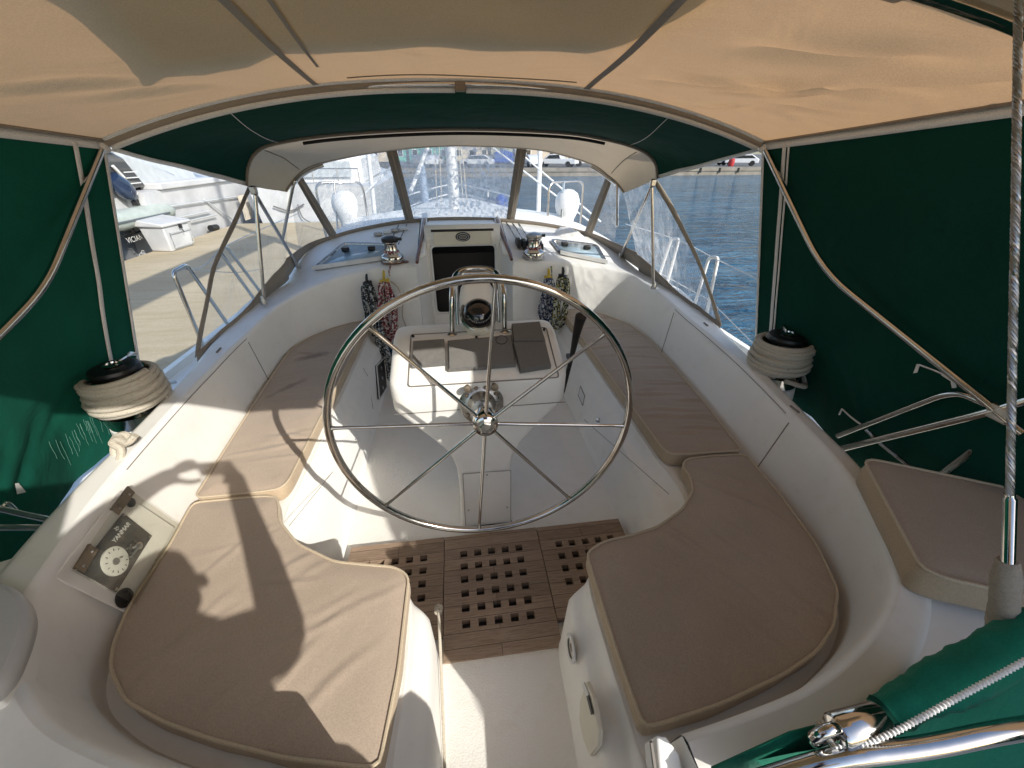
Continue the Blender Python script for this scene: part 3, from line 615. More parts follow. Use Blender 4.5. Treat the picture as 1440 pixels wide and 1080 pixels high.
# ================================================================== CUSHIONS
def cushion(lab, outline, z0, z1, mat=None, crown=.012, seed=0, creases=None, sp=.02, corner=None, tilt=None, side=None):
    """outline: plan points; z1 top height (float or function)"""
    zt = z1 if callable(z1) else (lambda x, y: z1); zb = z0 if callable(z0) else (lambda x, y: z0)
    O = [V((p[0], p[1])) for p in outline]
    per = sum((O[i]-O[i-1]).length for i in range(len(O))); n = max(40, int(per/.018)); O = resamp(O+[O[0]], n+1)[:-1]
    c = sum(O, V((0, 0)))/len(O)
    t = thing('seat_cushion', lab, 'cushion', (c.x, c.y, zb(c.x, c.y)))
    def wob(p, s): return noise.noise(V((p.x*7, p.y*7, seed+s)))*.004
    m = MB(); P = []
    for ins, f in ((.012, 0), (.002, .12), (-.003, .35), (-.003, .65), (0.0, .88), (.003, .97)):
        q = offs(O, ins); P.append([V((a.x+wob(a, f), a.y+wob(a, f+3), lerp(zb(a.x, a.y), zt(a.x, a.y)-.004, f))) for a in q])
    m.grid(P, True)
    m.f.append(tuple(range(len(O)))[::-1])
    m.build('border', side or M['cushside'], t, sharp=70)
    def hz(x, y, d):
        h = zt(x, y) - .006 + min(1, d/.05)**.6*.007 + crown*(1-math.exp(-d/.12))
        h += noise.noise(V((x*4, y*4, seed)))*.004*min(1, d/.06)
        for (cx, cy, ang, ln, wd, amp, st) in (creases or []):
            dx = x-cx; dy = y-cy; u = dx*math.cos(ang)+dy*math.sin(ang); v = -dx*math.sin(ang)+dy*math.cos(ang)
            if abs(u) < ln:
                k = (1-(u/ln)**2)**2; v2 = v+.02*noise.noise(V((u*5+st, st, 0)))
                h += amp*k*(math.exp(-(v2/wd)**2) - .6*math.exp(-((v2-wd*1.7)/wd)**2))
        return h
    Q = offs(O, .004); vs, fs = fill(Q, sp, hz)
    for i in range(len(Q)): vs[i].z = zt(vs[i].x, vs[i].y)-.005
    m = MB(); m.add(vs, fs); m.build('top_panel', mat or M['cushion'], t, sharp=80)
    m = MB(); m.tube([V((p.x, p.y, zt(p.x, p.y)-.003)) for p in offs(O, .000)], .0048, 6, True); m.build('piping', M['piping'], t)
    return t
def rnd(seed, k, box, ang, da, ln, wd, amp):
    r = random.Random(seed); return [(r.uniform(box[0], box[1]), r.uniform(box[2], box[3]), ang+r.uniform(-da, da), r.uniform(*ln), r.uniform(*wd), r.uniform(*amp), r.random()*20) for _ in range(k)]
ZT = .503
RA = fillet([V(p) for p in [(.327, .885), (.345, .905), (.407, .935), (.508, .945), (.633, .970), (.772, 1.040), (.87, 1.13), (.905, 1.22), (.900, 1.285), (.945, 1.328), (1.10, 1.332), (1.243, 1.318), (1.222, 1.06), (1.177, .81), (1.112, .65), (1.005, .548), (.897, .488), (.755, .446), (.54, .405), (.374, .388), (.321, .385), (.318, .556)]], .03, 3, True)
cushion('shaded beige curved aft cushion on the starboard seat, right of the teak grates', RA, SEAT, ZT, seed=1, sp=.0145, creases=rnd(3, 13, (.6, 1.15, .5, 1.15), -.95, .2, (.22, .45), (.009, .016), (.005, .010)))
LA = fillet([V(p) for p in [(-.301, .888), (-.353, .930), (-.44, .948), (-.567, .979), (-.721, 1.075), (-.826, 1.195), (-.862, 1.29), (-.885, 1.333), (-.95, 1.345), (-1.215, 1.345), (-1.185, 1.12), (-1.178, .905), (-1.145, .783), (-1.106, .711), (-1.013, .623), (-.883, .559), (-.74, .504), (-.554, .445), (-.366, .403), (-.327, .398), (-.305, .6)]], .03, 3, True)
cushion('sunlit beige curved aft cushion on the port seat with the photographer\'s shadow on it', LA, SEAT, ZT, seed=2, sp=.0135, creases=rnd(5, 22, (-1.05, -.4, .45, 1.25), .5, .5, (.10, .28), (.009, .016), (.002, .0045)))
RL = fillet([V(p) for p in [(.865, 3.44), (1.0, 3.42), (1.191, 3.27), (1.335, 3.0), (1.367, 2.711), (1.342, 2.304), (1.30, 1.8), (1.245, 1.350), (.96, 1.360), (.885, 1.372), (.868, 1.42), (.868, 2.2), (.862, 3.3)]], .03, 3, True)
cushion('long beige cushion on the starboard bench with many cross creases', RL, SEAT, ZT, seed=3, sp=.0125, creases=rnd(8, 34, (.95, 1.27, 1.5, 3.25), 3.05, .16, (.12, .3), (.009, .016), (.004, .0095)))
LL = fillet([V(p) for p in [(-.862, 3.40), (-1.0, 3.345), (-1.13, 3.24), (-1.27, 3.05), (-1.328, 2.876), (-1.308, 2.484), (-1.265, 1.9), (-1.223, 1.372), (-.958, 1.372), (-.885, 1.380), (-.868, 1.43), (-.862, 2.2), (-.86, 3.3)]], .03, 3, True)
cushion('long beige cushion on the port bench, half in shade with two dark damp stains', LL, SEAT, ZT, mat=M['cushstain'], seed=4, sp=.0135, creases=rnd(9, 18, (-1.2, -.9, 1.5, 3.1), .12, .2, (.12, .3), (.010, .018), (.003, .006)))
# damp stains on the port cushion
for pts in ([(420, 500), (432, 508), (446, 512), (455, 508), (448, 498), (440, 492)], [(385, 556), (400, 552), (418, 538), (408, 541), (390, 548)]):
    pass
# raised stern side seats
sq = [atz(*q, .835) for q in [(1213, 642), (1440, 690), (1560, 735), (1540, 860), (1440, 836), (1330, 812), (1296, 797)]]
SSO = fillet([V((p.x, p.y)) for p in sq], .05, 4, True)
cushion('dark shaded beige cushion on the raised starboard stern seat beside the backstay', SSO, .735, .835, seed=6, crown=.006)
sl_ = thing('stern_bench', 'bare grey moulded stern seat lid at the port quarter, no cushion', 'boat seat', (-1.25, .65, .72))
lp = fillet([V((p.x, p.y)) for p in [atz(*q, .85) for q in [(-160, 790), (0, 815), (30, 830), (41, 862), (30, 902), (0, 968), (-120, 1030)]]], .06, 4, True)
vs, fs = fill(offs(lp, .012), .05, lambda x, y, d: .85+.004*min(1, d/.05)); m = MB(); m.add(vs, fs); m.grid([[V((p.x, p.y, z)) for p in offs(lp, i)] for i, z in ((.02, .80), (.0, .81), (0, .838), (.006, .847), (.012, .85))], True); m.build('seat_lid', M['lid'], sl_, sharp=80)
m = MB(); m.grid([[V((p.x, p.y, z)) for p in offs(lp, .04)] for z in (.71, .80)], True); m.build('seat_base', M['gel'], sl_)
# ================================================================== STEERING WHEEL
WC = V((0.0, 1.22, .857)); WR = .5605; ANG = math.radians(-5.0)
wh = thing('helm', 'large polished stainless steering wheel with eight spokes in front of the pedestal', 'steering wheel', (0, 1.25, .86))
def wp(a, r, dy=0): return V((WC.x+r*math.cos(a), WC.y+dy, WC.z+r*math.sin(a)))
m = MB(); m.tube([wp(2*math.pi*i/96, WR) for i in range(96)], .0143, 14, True); m.build('rim', M['steel'], wh)
hubc = V((0, 1.235, .863))
for k in range(8):
    a = ANG+math.pi/2+k*math.pi/4; m = MB(); e = wp(a, WR-.004); s0 = hubc + (e-hubc).normalized()*.035
    m.tube([s0, s0.lerp(e, .9), s0.lerp(e, .96), e], [.0075, .0066, .0072, .0115], 10); m.build('spoke', M['steel'], wh)
m = MB(); m.lathe([(.030, -.055), (.046, -.045), (.049, -.015), (.049, .01), (.044, .022), (.036, .026), (.034, .020), (.001, .020)], hubc, (0, -1, 0), 36); hub = m.build('hub', M['steel'], wh)
m = MB(); m.lathe([(.026, .018), (.026, .032), (.022, .036), (.001, .037)], hubc, (0, -1, 0), 6); m.build('hub_nut', M['dullsteel'], hub)
m = MB(); m.lathe([(.022, 0), (.022, .30)], V((0, 1.25, .860)), (0, .96, -.27), 18); m.build('shaft', M['dullsteel'], wh)
# ================================================================== STEERING PEDESTAL
pd = thing('steering_pedestal', 'white steering pedestal with a wide instrument console and tapered column behind the wheel', 'steering pedestal', (0, 1.65, 0))
def rrect(hw, y0, y1, r, n=6):
    pts = [V((-hw, y0)), V((hw, y0)), V((hw, y1)), V((-hw, y1))]; return fillet(pts, r, n, True)
secs = [(0, .142, 1.485, 1.84, .03), (.05, .136, 1.49, 1.84, .03), (.25, .130, 1.49, 1.86, .03), (.40, .135, 1.50, 1.88, .03), (.47, .150, 1.50, 1.89, .03), (.54, .190, 1.505, 1.90, .035), (.62, .26, 1.505, 1.91, .04), (.69, .325, 1.505, 1.92, .05), (.735, .367, 1.505, 1.93, .055), (.752, .382, 1.503, 1.935, .06), (.765, .388, 1.50, 1.94, .06), (.875, .392, 1.50, 1.945, .06), (.893, .392, 1.506, 1.945, .06), (.905, .391, 1.522, 1.945, .06), (.988, .386, 1.700, 1.93, .07), (1.001, .382, 1.728, 1.925, .07), (1.006, .365, 1.76, 1.91, .06), (1.008, .30, 1.80, 1.87, .02)]
m = MB(); m.grid([[V((p.x, p.y, z)) for p in rrect(h, y0, y1, r)] for z, h, y0, y1, r in secs], True)
n_ = len(rrect(.3, 1, 2, .02)); m.f.append(tuple(range(len(m.v)-n_, len(m.v)))); m.build('console', M['gel'], pd, sharp=45)
dA = V((0, 1.522, .905)); dB = V((0, 1.700, .988)); dn = V((0, -(dB.z-dA.z), dB.y-dA.y)).normalized(); dup = (dB-dA).normalized()
def dash(px, py, h=0): return atp(px, py, dA, dn)+dn*h
m = MB(); fr = [dash(*q, .002) for q in [(578, 471), (768, 461), (786, 531), (574, 544)]]; m.tube(fillet(fr, .015, 3, True), .0028, 5, True); m.build('console_panel_line', M['groove'], pd)
m = MB(); m.tube([V((-.385, 1.497, .835)), V((0, 1.4975, .835)), V((.385, 1.497, .835))], .002, 4)
m2 = MB(); m2.tube([V((-.383, 1.5, .758)), V((.383, 1.5, .758))], .0022, 4); m2.build('console_seam', M['groove'], pd)
def cover(name, quad, h, lab):
    q = [dash(*p, .003) for p in quad]; c = sum(q, V((0, 0, 0)))/4; t = MB(); top = [p.lerp(c, .04)+dn*h for p in q]
    mid = [p+dn*h*.75 for p in q]
    N2 = 8; rows = [q+[q[0]], mid+[mid[0]], top+[top[0]]]
    t.grid([[*q], [*mid], [*top]], True)
    g = [[top[0].lerp(top[1], i/N2).lerp(top[3].lerp(top[2], i/N2), j/N2)+dn*(.004*noise.noise(V((i*.6, j*.6, h*90)))*(0 < i < N2)*(0 < j < N2)) for i in range(N2+1)] for j in range(N2+1)]; t.grid(g)
    o = t.build('instrument_cover', M['greycover'], pd, sharp=50); o['label'] = lab; return o
cover('l', [(582, 484), (625, 481), (627, 515), (580, 519)], .022, 'small square grey cover, left end of the console')
cv = cover('c', [(630, 484), (719, 476), (725, 517), (631, 524)], .026, 'wide grey cover in the middle of the console')
m = MB(); m.tube([dash(705+8*math.cos(a), 484+6*math.sin(a), .031) for a in [i*math.pi/8 for i in range(16)]], .0015, 5, True); m.build('cover_button', M['shadowgap'], cv)
m = MB(); m.box(dash(680, 522, .022), (.07, .004, .016)); m.build('cover_flap', M['greycover'], cv)
cover('r', [(721, 487), (766, 486), (774, 519), (731, 526)], .030, 'lower grey cover, right end of the console')
cover('r', [(719, 462), (758, 459), (766, 485.5), (722, 486.5)], .034, 'upper grey cover, right end of the console')
for q in ((581, 473), (765, 464), (670, 475)):
    m = MB(); m.lathe([(.007, 0), (.006, .008), (.001, .009)], dash(*q), dn, 10); m.build('console_stud', M['black'], pd)
m = MB(); m.lathe([(.098, -.03), (.098, .014), (.090, .022), (.062, .028), (.050, .05), (.042, .09), (.02, .094)], V((0, 1.503, .785)), (0, -.96, .25), 40); br = m.build('shaft_bearing', M['dullsteel'], pd)
for a in (35, 75, 105, 145, 215, 325):
    a = math.radians(a); m = MB(); m.lathe([(.009, 0), (.009, .012), (.006, .016), (.001, .017)], V((.078*math.cos(a), 1.486+.02*math.sin(a), .790+.076*math.sin(a))), (0, -.96, .25), 8); m.build('bearing_bolt', M['bronze'], br)
for s in (-1, 1):
    m = MB(); c0 = V((s*.058, 1.502, .875)); m.lathe([(.010, 0), (.010, .03), (.016, .034), (.016, .044), (.001, .046)], c0, (0, -1, .2), 12); m.build('brake_knob', M['bronze'], pd)
fp = [aty(x, y, 1.489) for x, y in [(651, 666), (718, 661), (718, 737), (655, 742)]]
m = MB(); m.prism(fp, (0, -.004, 0)); ap = m.build('access_panel', M['gel'], pd); m = MB(); m.tube([p+V((0, -.003, 0)) for p in fp], .0022, 4, True); m.build('panel_gap', M['groove'], ap)
for f, g in ((.5, .96), (.08, .35), (.92, .35)):
    p = fp[3].lerp(fp[2], f).lerp(fp[0].lerp(fp[1], f), g); m = MB(); m.lathe([(.005, 0), (.005, .007), (.001, .008)], p, (0, -1, 0), 8); m.build('panel_screw', M['dullsteel'], ap)
m = MB(); m.box((.005, 1.478, .008), (.26, .03, .016)); m.build('base_seal', M['black'], pd)
# compass binnacle and guard
bn = thing('compass_binnacle', 'white domed compass binnacle with a dark compass globe on top of the console', 'compass', (.018, 1.83, 1.037))
m = MB(); rows = []
for z, hw, y0, y1 in ((1.02, .085, 1.775, 1.935), (1.10, .088, 1.80, 1.937), (1.15, .085, 1.825, 1.935), (1.19, .076, 1.85, 1.93), (1.212, .062, 1.865, 1.92), (1.222, .04, 1.88, 1.91)):
    rows.append([V((.018+hw*math.copysign(abs(math.cos(a))**.6, math.cos(a)), (y0+y1)/2+(y1-y0)/2*math.copysign(abs(math.sin(a))**.7, math.sin(a)), z)) for a in [2*math.pi*i/32 for i in range(32)]])
m.grid(rows, True); m.f.append(tuple(range(len(m.v)-32, len(m.v)))); m.build('binnacle_hood', M['gel'], bn, sharp=60)
m = MB(); m.lathe([(.082, 0), (.086, .005), (.086, .036), (.080, .042)], V((.018, 1.825, 1.004)), (0, 0, 1), 36); m.build('binnacle_base', M['cream'], bn)
cc = V((.019, 1.800, 1.092)); ax = V((0, -.75, .66))
m = MB(); m.lathe([(.070, -.02), (.088, -.012), (.089, .002), (.080, .008), (.073, .004)], cc, ax, 36, cap=False); m.build('compass_bezel', M['dullsteel'], bn)
m = MB(); m.lathe([(.075*math.cos(t), .075*math.sin(t)*.80) for t in [i*math.pi/2/10 for i in range(10)]]+[(.0005, .060)], cc, ax, 36); gb = m.build('compass_globe', M['domeglass'], bn)
m = MB(); yx = ax.normalized(); xx = V((1, 0, 0)); zz = yx.cross(xx)
for i in range(-8, 9):
    a = math.radians(-90+i*8); r0 = .0575; d = (xx*math.cos(a)+zz*math.sin(a)); 
    if d.z > 0: d = -d
    p = cc+d*.058+yx*.042; m.box(p, (.0018, .002, .006 if i % 2 == 0 else .0035))
m.build('compass_card', M['paleprint'], gb)
gd = thing('binnacle_guard', 'polished steel guard hoop arching over the compass', 'guard rail', (.018, 1.82, 1.037))
m = MB(); gpts = fillet([V((-.112, 1.775, 1.002)), V((-.100, 1.80, 1.215)), V((-.072, 1.95, 1.268)), V((.11, 1.95, 1.268)), V((.142, 1.80, 1.218)), V((.138, 1.775, 1.002))], .09, 8); m.tube(gpts, .0125, 12); m.build('guard_tube', M['steel'], gd)
for p in (V((-.112, 1.775, 1.002)), V((.138, 1.775, 1.002))):
    m = MB(); m.lathe([(.024, 0), (.024, .006), (.016, .012)], p+V((0, 0, .002)), n=18); m.build('guard_foot', M['steel'], gd)
m = MB(); m.tube(fillet([V((-.085, 1.90, .98)), V((-.08, 1.96, 1.21)), V((-.055, 1.99, 1.235)), V((.095, 1.99, 1.235)), V((.12, 1.96, 1.21)), V((.125, 1.90, .98))], .07, 6), .0105, 10); m.build('rear_guard_tube', M['steel'], gd)
tl = thing('throttle_lever', 'black throttle lever on the right side of the console', 'lever', (.40, 1.62, .8))
m = MB(); m.tube(cr([(.405, 1.62, .74), (.418, 1.605, .86), (.43, 1.60, .95), (.432, 1.57, 1.06), (.432, 1.535, 1.145), (.432, 1.525, 1.17)], 5), [.010]*10+[.010+.0012*i for i in range(1, 13)]+[.024, .024, .02, .012], 10); m.build('lever_arm', M['black'], tl)
m = MB(); m.lathe([(.035, 0), (.035, .012), (.02, .02)], V((.388, 1.62, .78)), (1, 0, 0), 20); m.box((.43, 1.64, .915), (.02, .05, .018)); m.build('lever_base', M['black'], tl)
# ================================================================== ENGINE PANEL on the port coaming
i1, i2 = near(True, 1.18), near(True, .85)
w1, nn1 = wallpt(True, i1, .1); w2, _ = wallpt(True, i1, .95); w3, _ = wallpt(True, i2, .5)
EN = (w2-w1).cross(w3-w1).normalized()
if EN.dot(CAM-w1) < 0: EN = -EN
EP = w1.lerp(w2, .5)+EN*.012
def ep(x, y, h=0): return atp(x, y, EP, EN)+EN*h
en = thing('engine_panel', 'engine control panel with a white dial under a hinged clear cover in the port coaming', 'control panel', ep(155, 770))
q = [ep(*p, -.004) for p in [(168, 690), (246, 742), (177, 862), (75, 812)]]
m = MB(); m.prism(q, EN*.006); m.build('panel_frame', M['gel'], en, bevel=.004)
q = [ep(*p, .004) for p in [(170, 723), (210, 755), (160, 834), (106, 803)]]
m = MB(); m.prism(q, EN*.005); fc = m.build('panel_face', basic('charcoal_panel', (0.045, 0.044, 0.042), 0.4), en)
c = ep(156, 791, .0095); m = MB(); m.lathe([(.046, 0), (.046, .006), (.040, .008), (.001, .008)], c, EN, 32); dl = m.build('tachometer', M['dialwhite'], fc)
m = MB(); ex = (ep(170, 780)-ep(150, 800)).normalized(); m.lathe([(.011, 0), (.011, .003), (.001, .003)], c+EN*.0085-ex*.005, EN, 16); m.box(c+EN*.0095+ex*.014, (.014, .006, .002)); m.build('dial_hub', M['greycover'], dl)
m = MB(); ey = EN.cross(ex)
for k in range(11):
    a = math.radians(40+k*28); m.tube([c+EN*.0088+(ex*math.cos(a)+ey*math.sin(a))*.032, c+EN*.0088+(ex*math.cos(a)+ey*math.sin(a))*.039], .0012, 4)
m.build('dial_marks', M['black'], dl)
text('maker_lettering', 'YANMAR', ep(166.5, 750, .0105), ep(178, 738)-ep(158, 762), ep(158, 742)-ep(172, 756), .021, M['paleprint'], fc)
m = MB(); e0 = ep(160, 745, .0105)
m.tube([e0+ex*.008+ey*.0, e0+ex*.002+ey*.006, e0-ex*.004+ey*.002, e0-ex*.008+ey*.008], .0013, 4); m.tube([e0+ex*.004-ey*.004, e0-ex*.006-ey*.002], .0013, 4); m.build('maker_emblem', M['paleprint'], fc)
m = MB()
for a, b in ((182, 763), (177, 768), (172, 774), (187, 757)): m.box(ep(a, b, .011), (.010, .006, .003))
m.build('warning_lamps', M['dullsteel'], fc); kb = ep(187, 770, .010); m = MB(); m.lathe([(.014, 0), (.013, .012), (.001, .013)], kb, EN, 16); m.tube([kb+EN*.012, ep(172, 787, .024)], .005, 6); m.build('ignition_key', M['dullsteel'], fc)
for a, b in ((170, 726), (206, 756), (159, 830), (110, 803)):
    m = MB(); m.lathe([(.005, 0), (.004, .003), (.001, .003)], ep(a, b, .0095), EN, 8); m.build('panel_screw', M['dullsteel'], fc)
cq = [ep(*p, .030) for p in [(166, 692), (243, 745), (178, 856), (84, 808)]]
m = MB(); m.prism(cq, EN*.004); cov = m.build('clear_cover', M['acrylic'], en)
for a, b in (((165, 690), (140, 722)), ((108, 772), (86, 806))):
    A = ep(*a, .036); B = ep(*b, .036); d = (B-A).normalized(); wdt = EN.cross(d)
    for s in (0,):
        h = MB(); h.prism([A, B, B+wdt*.030, A+wdt*.030], EN*.003); hg = h.build('hinge', M['bronze'], en, bevel=.001); h = MB(); h.tube([A, B], .005, 8); h.build('hinge_pin', M['bronze'], hg)
        h = MB()
        for f in (.2, .8): h.lathe([(.0045, 0), (.001, .003)], A.lerp(B, f)+wdt*.017+EN*.003, EN, 8)
        h.build('hinge_screw', M['dullsteel'], hg)
m = MB(); p = ep(180, 708, .008); m.lathe([(.017, 0), (.017, .004), (.010, .006), (.001, .006)], p, EN, 18); m.build('stop_button', M['black'], en)
p = ep(172, 842, .004); m = MB(); m.lathe([(.030, 0), (.030, .006), (.020, .009), (.019, .004), (.001, .004)], p, EN, 22); m.build('round_switch', M['black'], en)
# ================================================================== WINCHES
def helix(c, prof, turns, n=22, jit=.004, seed=0):
    pts = []; tot = turns*n
    for i in range(tot+1):
        f = i/tot; k = f*(len(prof)-1); j = min(int(k), len(prof)-2); r = lerp(prof[j][0], prof[j+1][0], k-j); z = lerp(prof[j][1], prof[j+1][1], k-j); a = 2*math.pi*i/n
        e = noise.noise(V((i*.13, seed, 0)))*jit
        pts.append(c+V(((r+e)*math.cos(a), (r+e)*math.sin(a), z+e*.6+.006*math.sin(a+seed))))
    return pts
def winch(c, lab, rl, seed, s):
    t = thing('sheet_winch', lab, 'winch', c)
    m = MB(); m.lathe([(.135, -.36), (.125, -.10), (.118, -.03), (.10, -.02)], c, n=36); m.build('winch_pad', M['gel'], t)
    m = MB(); m.lathe([(.115, -.022), (.118, .0), (.118, .035), (.10, .045), (.08, .06), (.078, .20), (.095, .215), (.098, .225)], c, n=40); m.build('winch_drum', M['steel'], t)
    m = MB(); m.lathe([(.086, .222), (.091, .232), (.087, .245), (.066, .252), (.035, .250), (.03, .242), (.001, .242)], c, n=36); top = m.build('winch_top', M['black'], t)
    m = MB(); a0 = math.radians(35*s+seed*50); d = V((math.cos(a0), math.sin(a0), 0)); m.tube([c+d*.03+V((0, 0, .255)), c+d*.105+V((0, 0, .258)), c+d*.125+V((0, 0, .246))], [.008, .010, .007], 8)
    m.lathe([(.032, .250), (.034, .258), (.022, .262), (.02, .254)], c, n=20, cap=False); m.build('line_stripper', M['steel'], top)
    rp = helix(c, [(.125, .055), (.122, .075), (.128, .095), (.124, .12), (.127, .145), (.126, .17), (.120, .195), (.117, .215)], 8, 26, .007, seed)
    m = MB(); m.tube(rp, .0125, 9)
    extra = helix(c, [(.137, .075), (.139, .10), (.137, .14), (.131, .185), (.128, .205)], 5, 26, .008, seed+5); m.tube(extra, .0120, 9)
    o = m.build('winch_rope', M['ropecream']); tag(o, rl, 'rope')
    return t
WL = V((-1.57, 1.745, .705)); WRt = V((1.615, 1.71, .685))
winch(WL, 'large port sheet winch with black top, on a white pad outboard of the coaming', 'cream rope wound thickly round the large port sheet winch', 1, 1)
winch(WRt, 'large starboard sheet winch with black top, in front of the green side curtain', 'cream rope wound thickly round the large starboard sheet winch', 2, -1)
m = MB(); kp = [atd(*q, 1.50) for q in [(160, 620), (165, 614), (176, 611), (182, 618), (174, 625), (163, 624), (160, 632), (162, 645), (160, 665)]]; m.tube(cr(kp, 5), .0125, 8); kp = [atd(*q, 1.48) for q in [(190, 612), (180, 622), (166, 618), (158, 624), (170, 632), (168, 648), (164, 660)]]; m.tube(cr(kp, 5), .0125, 8); tag(m.build('rope_tail', M['ropecream']), 'knotted cream rope tail hanging below the port winch', 'rope')
m = MB(); c = WRt; kp = [c+V((-.05, -.135, .05)), c+V((.05, -.15, .02)), c+V((.11, -.10, .0)), c+V((.12, -.05, .06))]; m.tube(cr(kp, 6), .0125, 8); tag(m.build('rope_tail', M['ropecream']), 'short cream rope tail tucked under the starboard winch', 'rope')
for s, lab in ((-1, 'small chrome halyard winch on the port cabin roof'), (1, 'small chrome halyard winch on the starboard cabin roof beside the black clutches')):
    c = V((s*.605-.0, 3.545, zc(.6, 3.545)+.002)); t = thing('halyard_winch', lab, 'winch', c)
    m = MB(); m.lathe([(.10, 0), (.10, .012)], c, n=32); m.build('winch_base', M['varnish'] if s < 0 else M['dullsteel'], t)
    m = MB(); m.lathe([(.092, .012), (.095, .045), (.088, .06), (.058, .078), (.050, .10), (.050, .145), (.062, .158), (.062, .166)], c, n=32); m.build('winch_drum', M['steel'], t)
    m = MB(); m.lathe([(.066, .165), (.070, .175), (.068, .195), (.045, .205), (.02, .213), (.001, .213)], c, n=28); tp = m.build('winch_top', M['black'] if s < 0 else M['dullsteel'], t)
    m = MB(); m.box(c+V((.07*1, -.0, .185)), (.05, .03, .022)); m.build('line_stripper', M['black'], tp)
    m = MB(); m.tube(helix(c, [(.062, .07), (.057, .10)], 3, 20, .001, s), .006, 6); tag(m.build('winch_rope', M['ropered']), 'red flecked rope wrapped round the small %s halyard winch' % ('port' if s < 0 else 'starboard'), 'rope')
# ================================================================== ROPE HANKS on the bulkhead
def hank(px, top, bot, Y, wd, mat, lab, seed, wrap, y2=None):
    wd *= 1.22
    r = random.Random(seed); T = aty(px, top, Y); B = aty(px+(y2 or 0), bot, Y-.03)
    t = thing('rope_hank', lab, 'rope', T)
    m = MB(); k = 7
    for i in range(k):
        w = wd*(.22+.78*((i*3) % k)/(k-1)); ph = r.random()*6; pts = []; ln_ = .74+.26*r.random(); cx_ = r.uniform(-.022, .022); dep_ = -.02-.030*r.random()-.006*i
        for j in range(25):
            a = 2*math.pi*j/24; f = (1-math.cos(a))/2; sd = math.sin(a)
            sq_ = math.copysign(abs(sd)**.45, sd); p = T.lerp(B, .11+.89*f*ln_) + V((sq_*w*(.70+.35*f)+.009*math.sin(a*3+ph)+cx_*f, dep_-.012*math.sin(a*2+ph), 0)); pts.append(p)
        m.tube(cr(pts[:-1], 3, True), .0108, 7, True)
    m.build('coil', mat, t)
    m = MB(); n0 = T.lerp(B, .13)
    m.tube(helix(n0+V((0, -.025, -.02)), [(wd*.45, 0), (wd*.45, .045)], 4, 14, .001, seed), .0085, 6); m.build('wrap', wrap, t)
    m = MB(); m.tube(cr([n0+V((0, -.03, .02)), T+V((.004, -.035, -.01)), T+V((0, -.005, .012)), T+V((-.004, -.02, -.01)), n0+V((-.004, -.03, .02))], 5), .008, 7); m.build('hanging_loop', wrap, t)
hank(516, 388, 470, 3.40, .055, M['ropeblack'], 'black and white hank of rope, leftmost on the port bulkhead', 1, M['black'], 14)
hank(540, 383, 478, 3.38, .062, M['ropered'], 'red and white hank of rope tied with yellow on the port bulkhead', 2, M['yellow'], 10)
hank(534, 450, 548, 3.30, .045, M['ropeblack'], 'lower black and white rope bundle beside the port gauge panel', 3, M['ropeblack'], 10)
hank(771, 380, 462, 3.40, .055, M['ropeblue'], 'blue and white hank of rope on the starboard bulkhead, nearer the door', 4, M['yellow'], -6)
hank(791, 378, 462, 3.36, .055, M['ropeyellow'], 'yellow and green flecked hank of rope on the starboard bulkhead', 5, M['black'], -7)
m = MB(); m.tube(cr([aty(x, y, 3.40) for x, y in [(549, 395), (560, 405), (566, 425), (566, 445), (572, 462)]], 6), .006, 6); m.tube(cr([aty(x, y, 3.39) for x, y in [(545, 395), (553, 415), (556, 440), (560, 460)]], 6), .006, 6); tag(m.build('loose_line', M['ropecream']), 'thin beige lines hanging loose beside the red hank of rope', 'rope')
for x, Y in ((548, 3.44), (775, 3.44)):
    m = MB(); A = aty(x, 384, Y); m.tube([A+V((0, -.03, -.02)), A+V((0, -.02, .02)), A+V((0.01, .05, .05))], .007, 6); tag(m.build('halyard_tail', M['ropered'] if x < 600 else M['ropeyellow']), 'rope tail from the %s halyard winch to the hanging hanks' % ('port' if x < 600 else 'starboard'), 'rope')
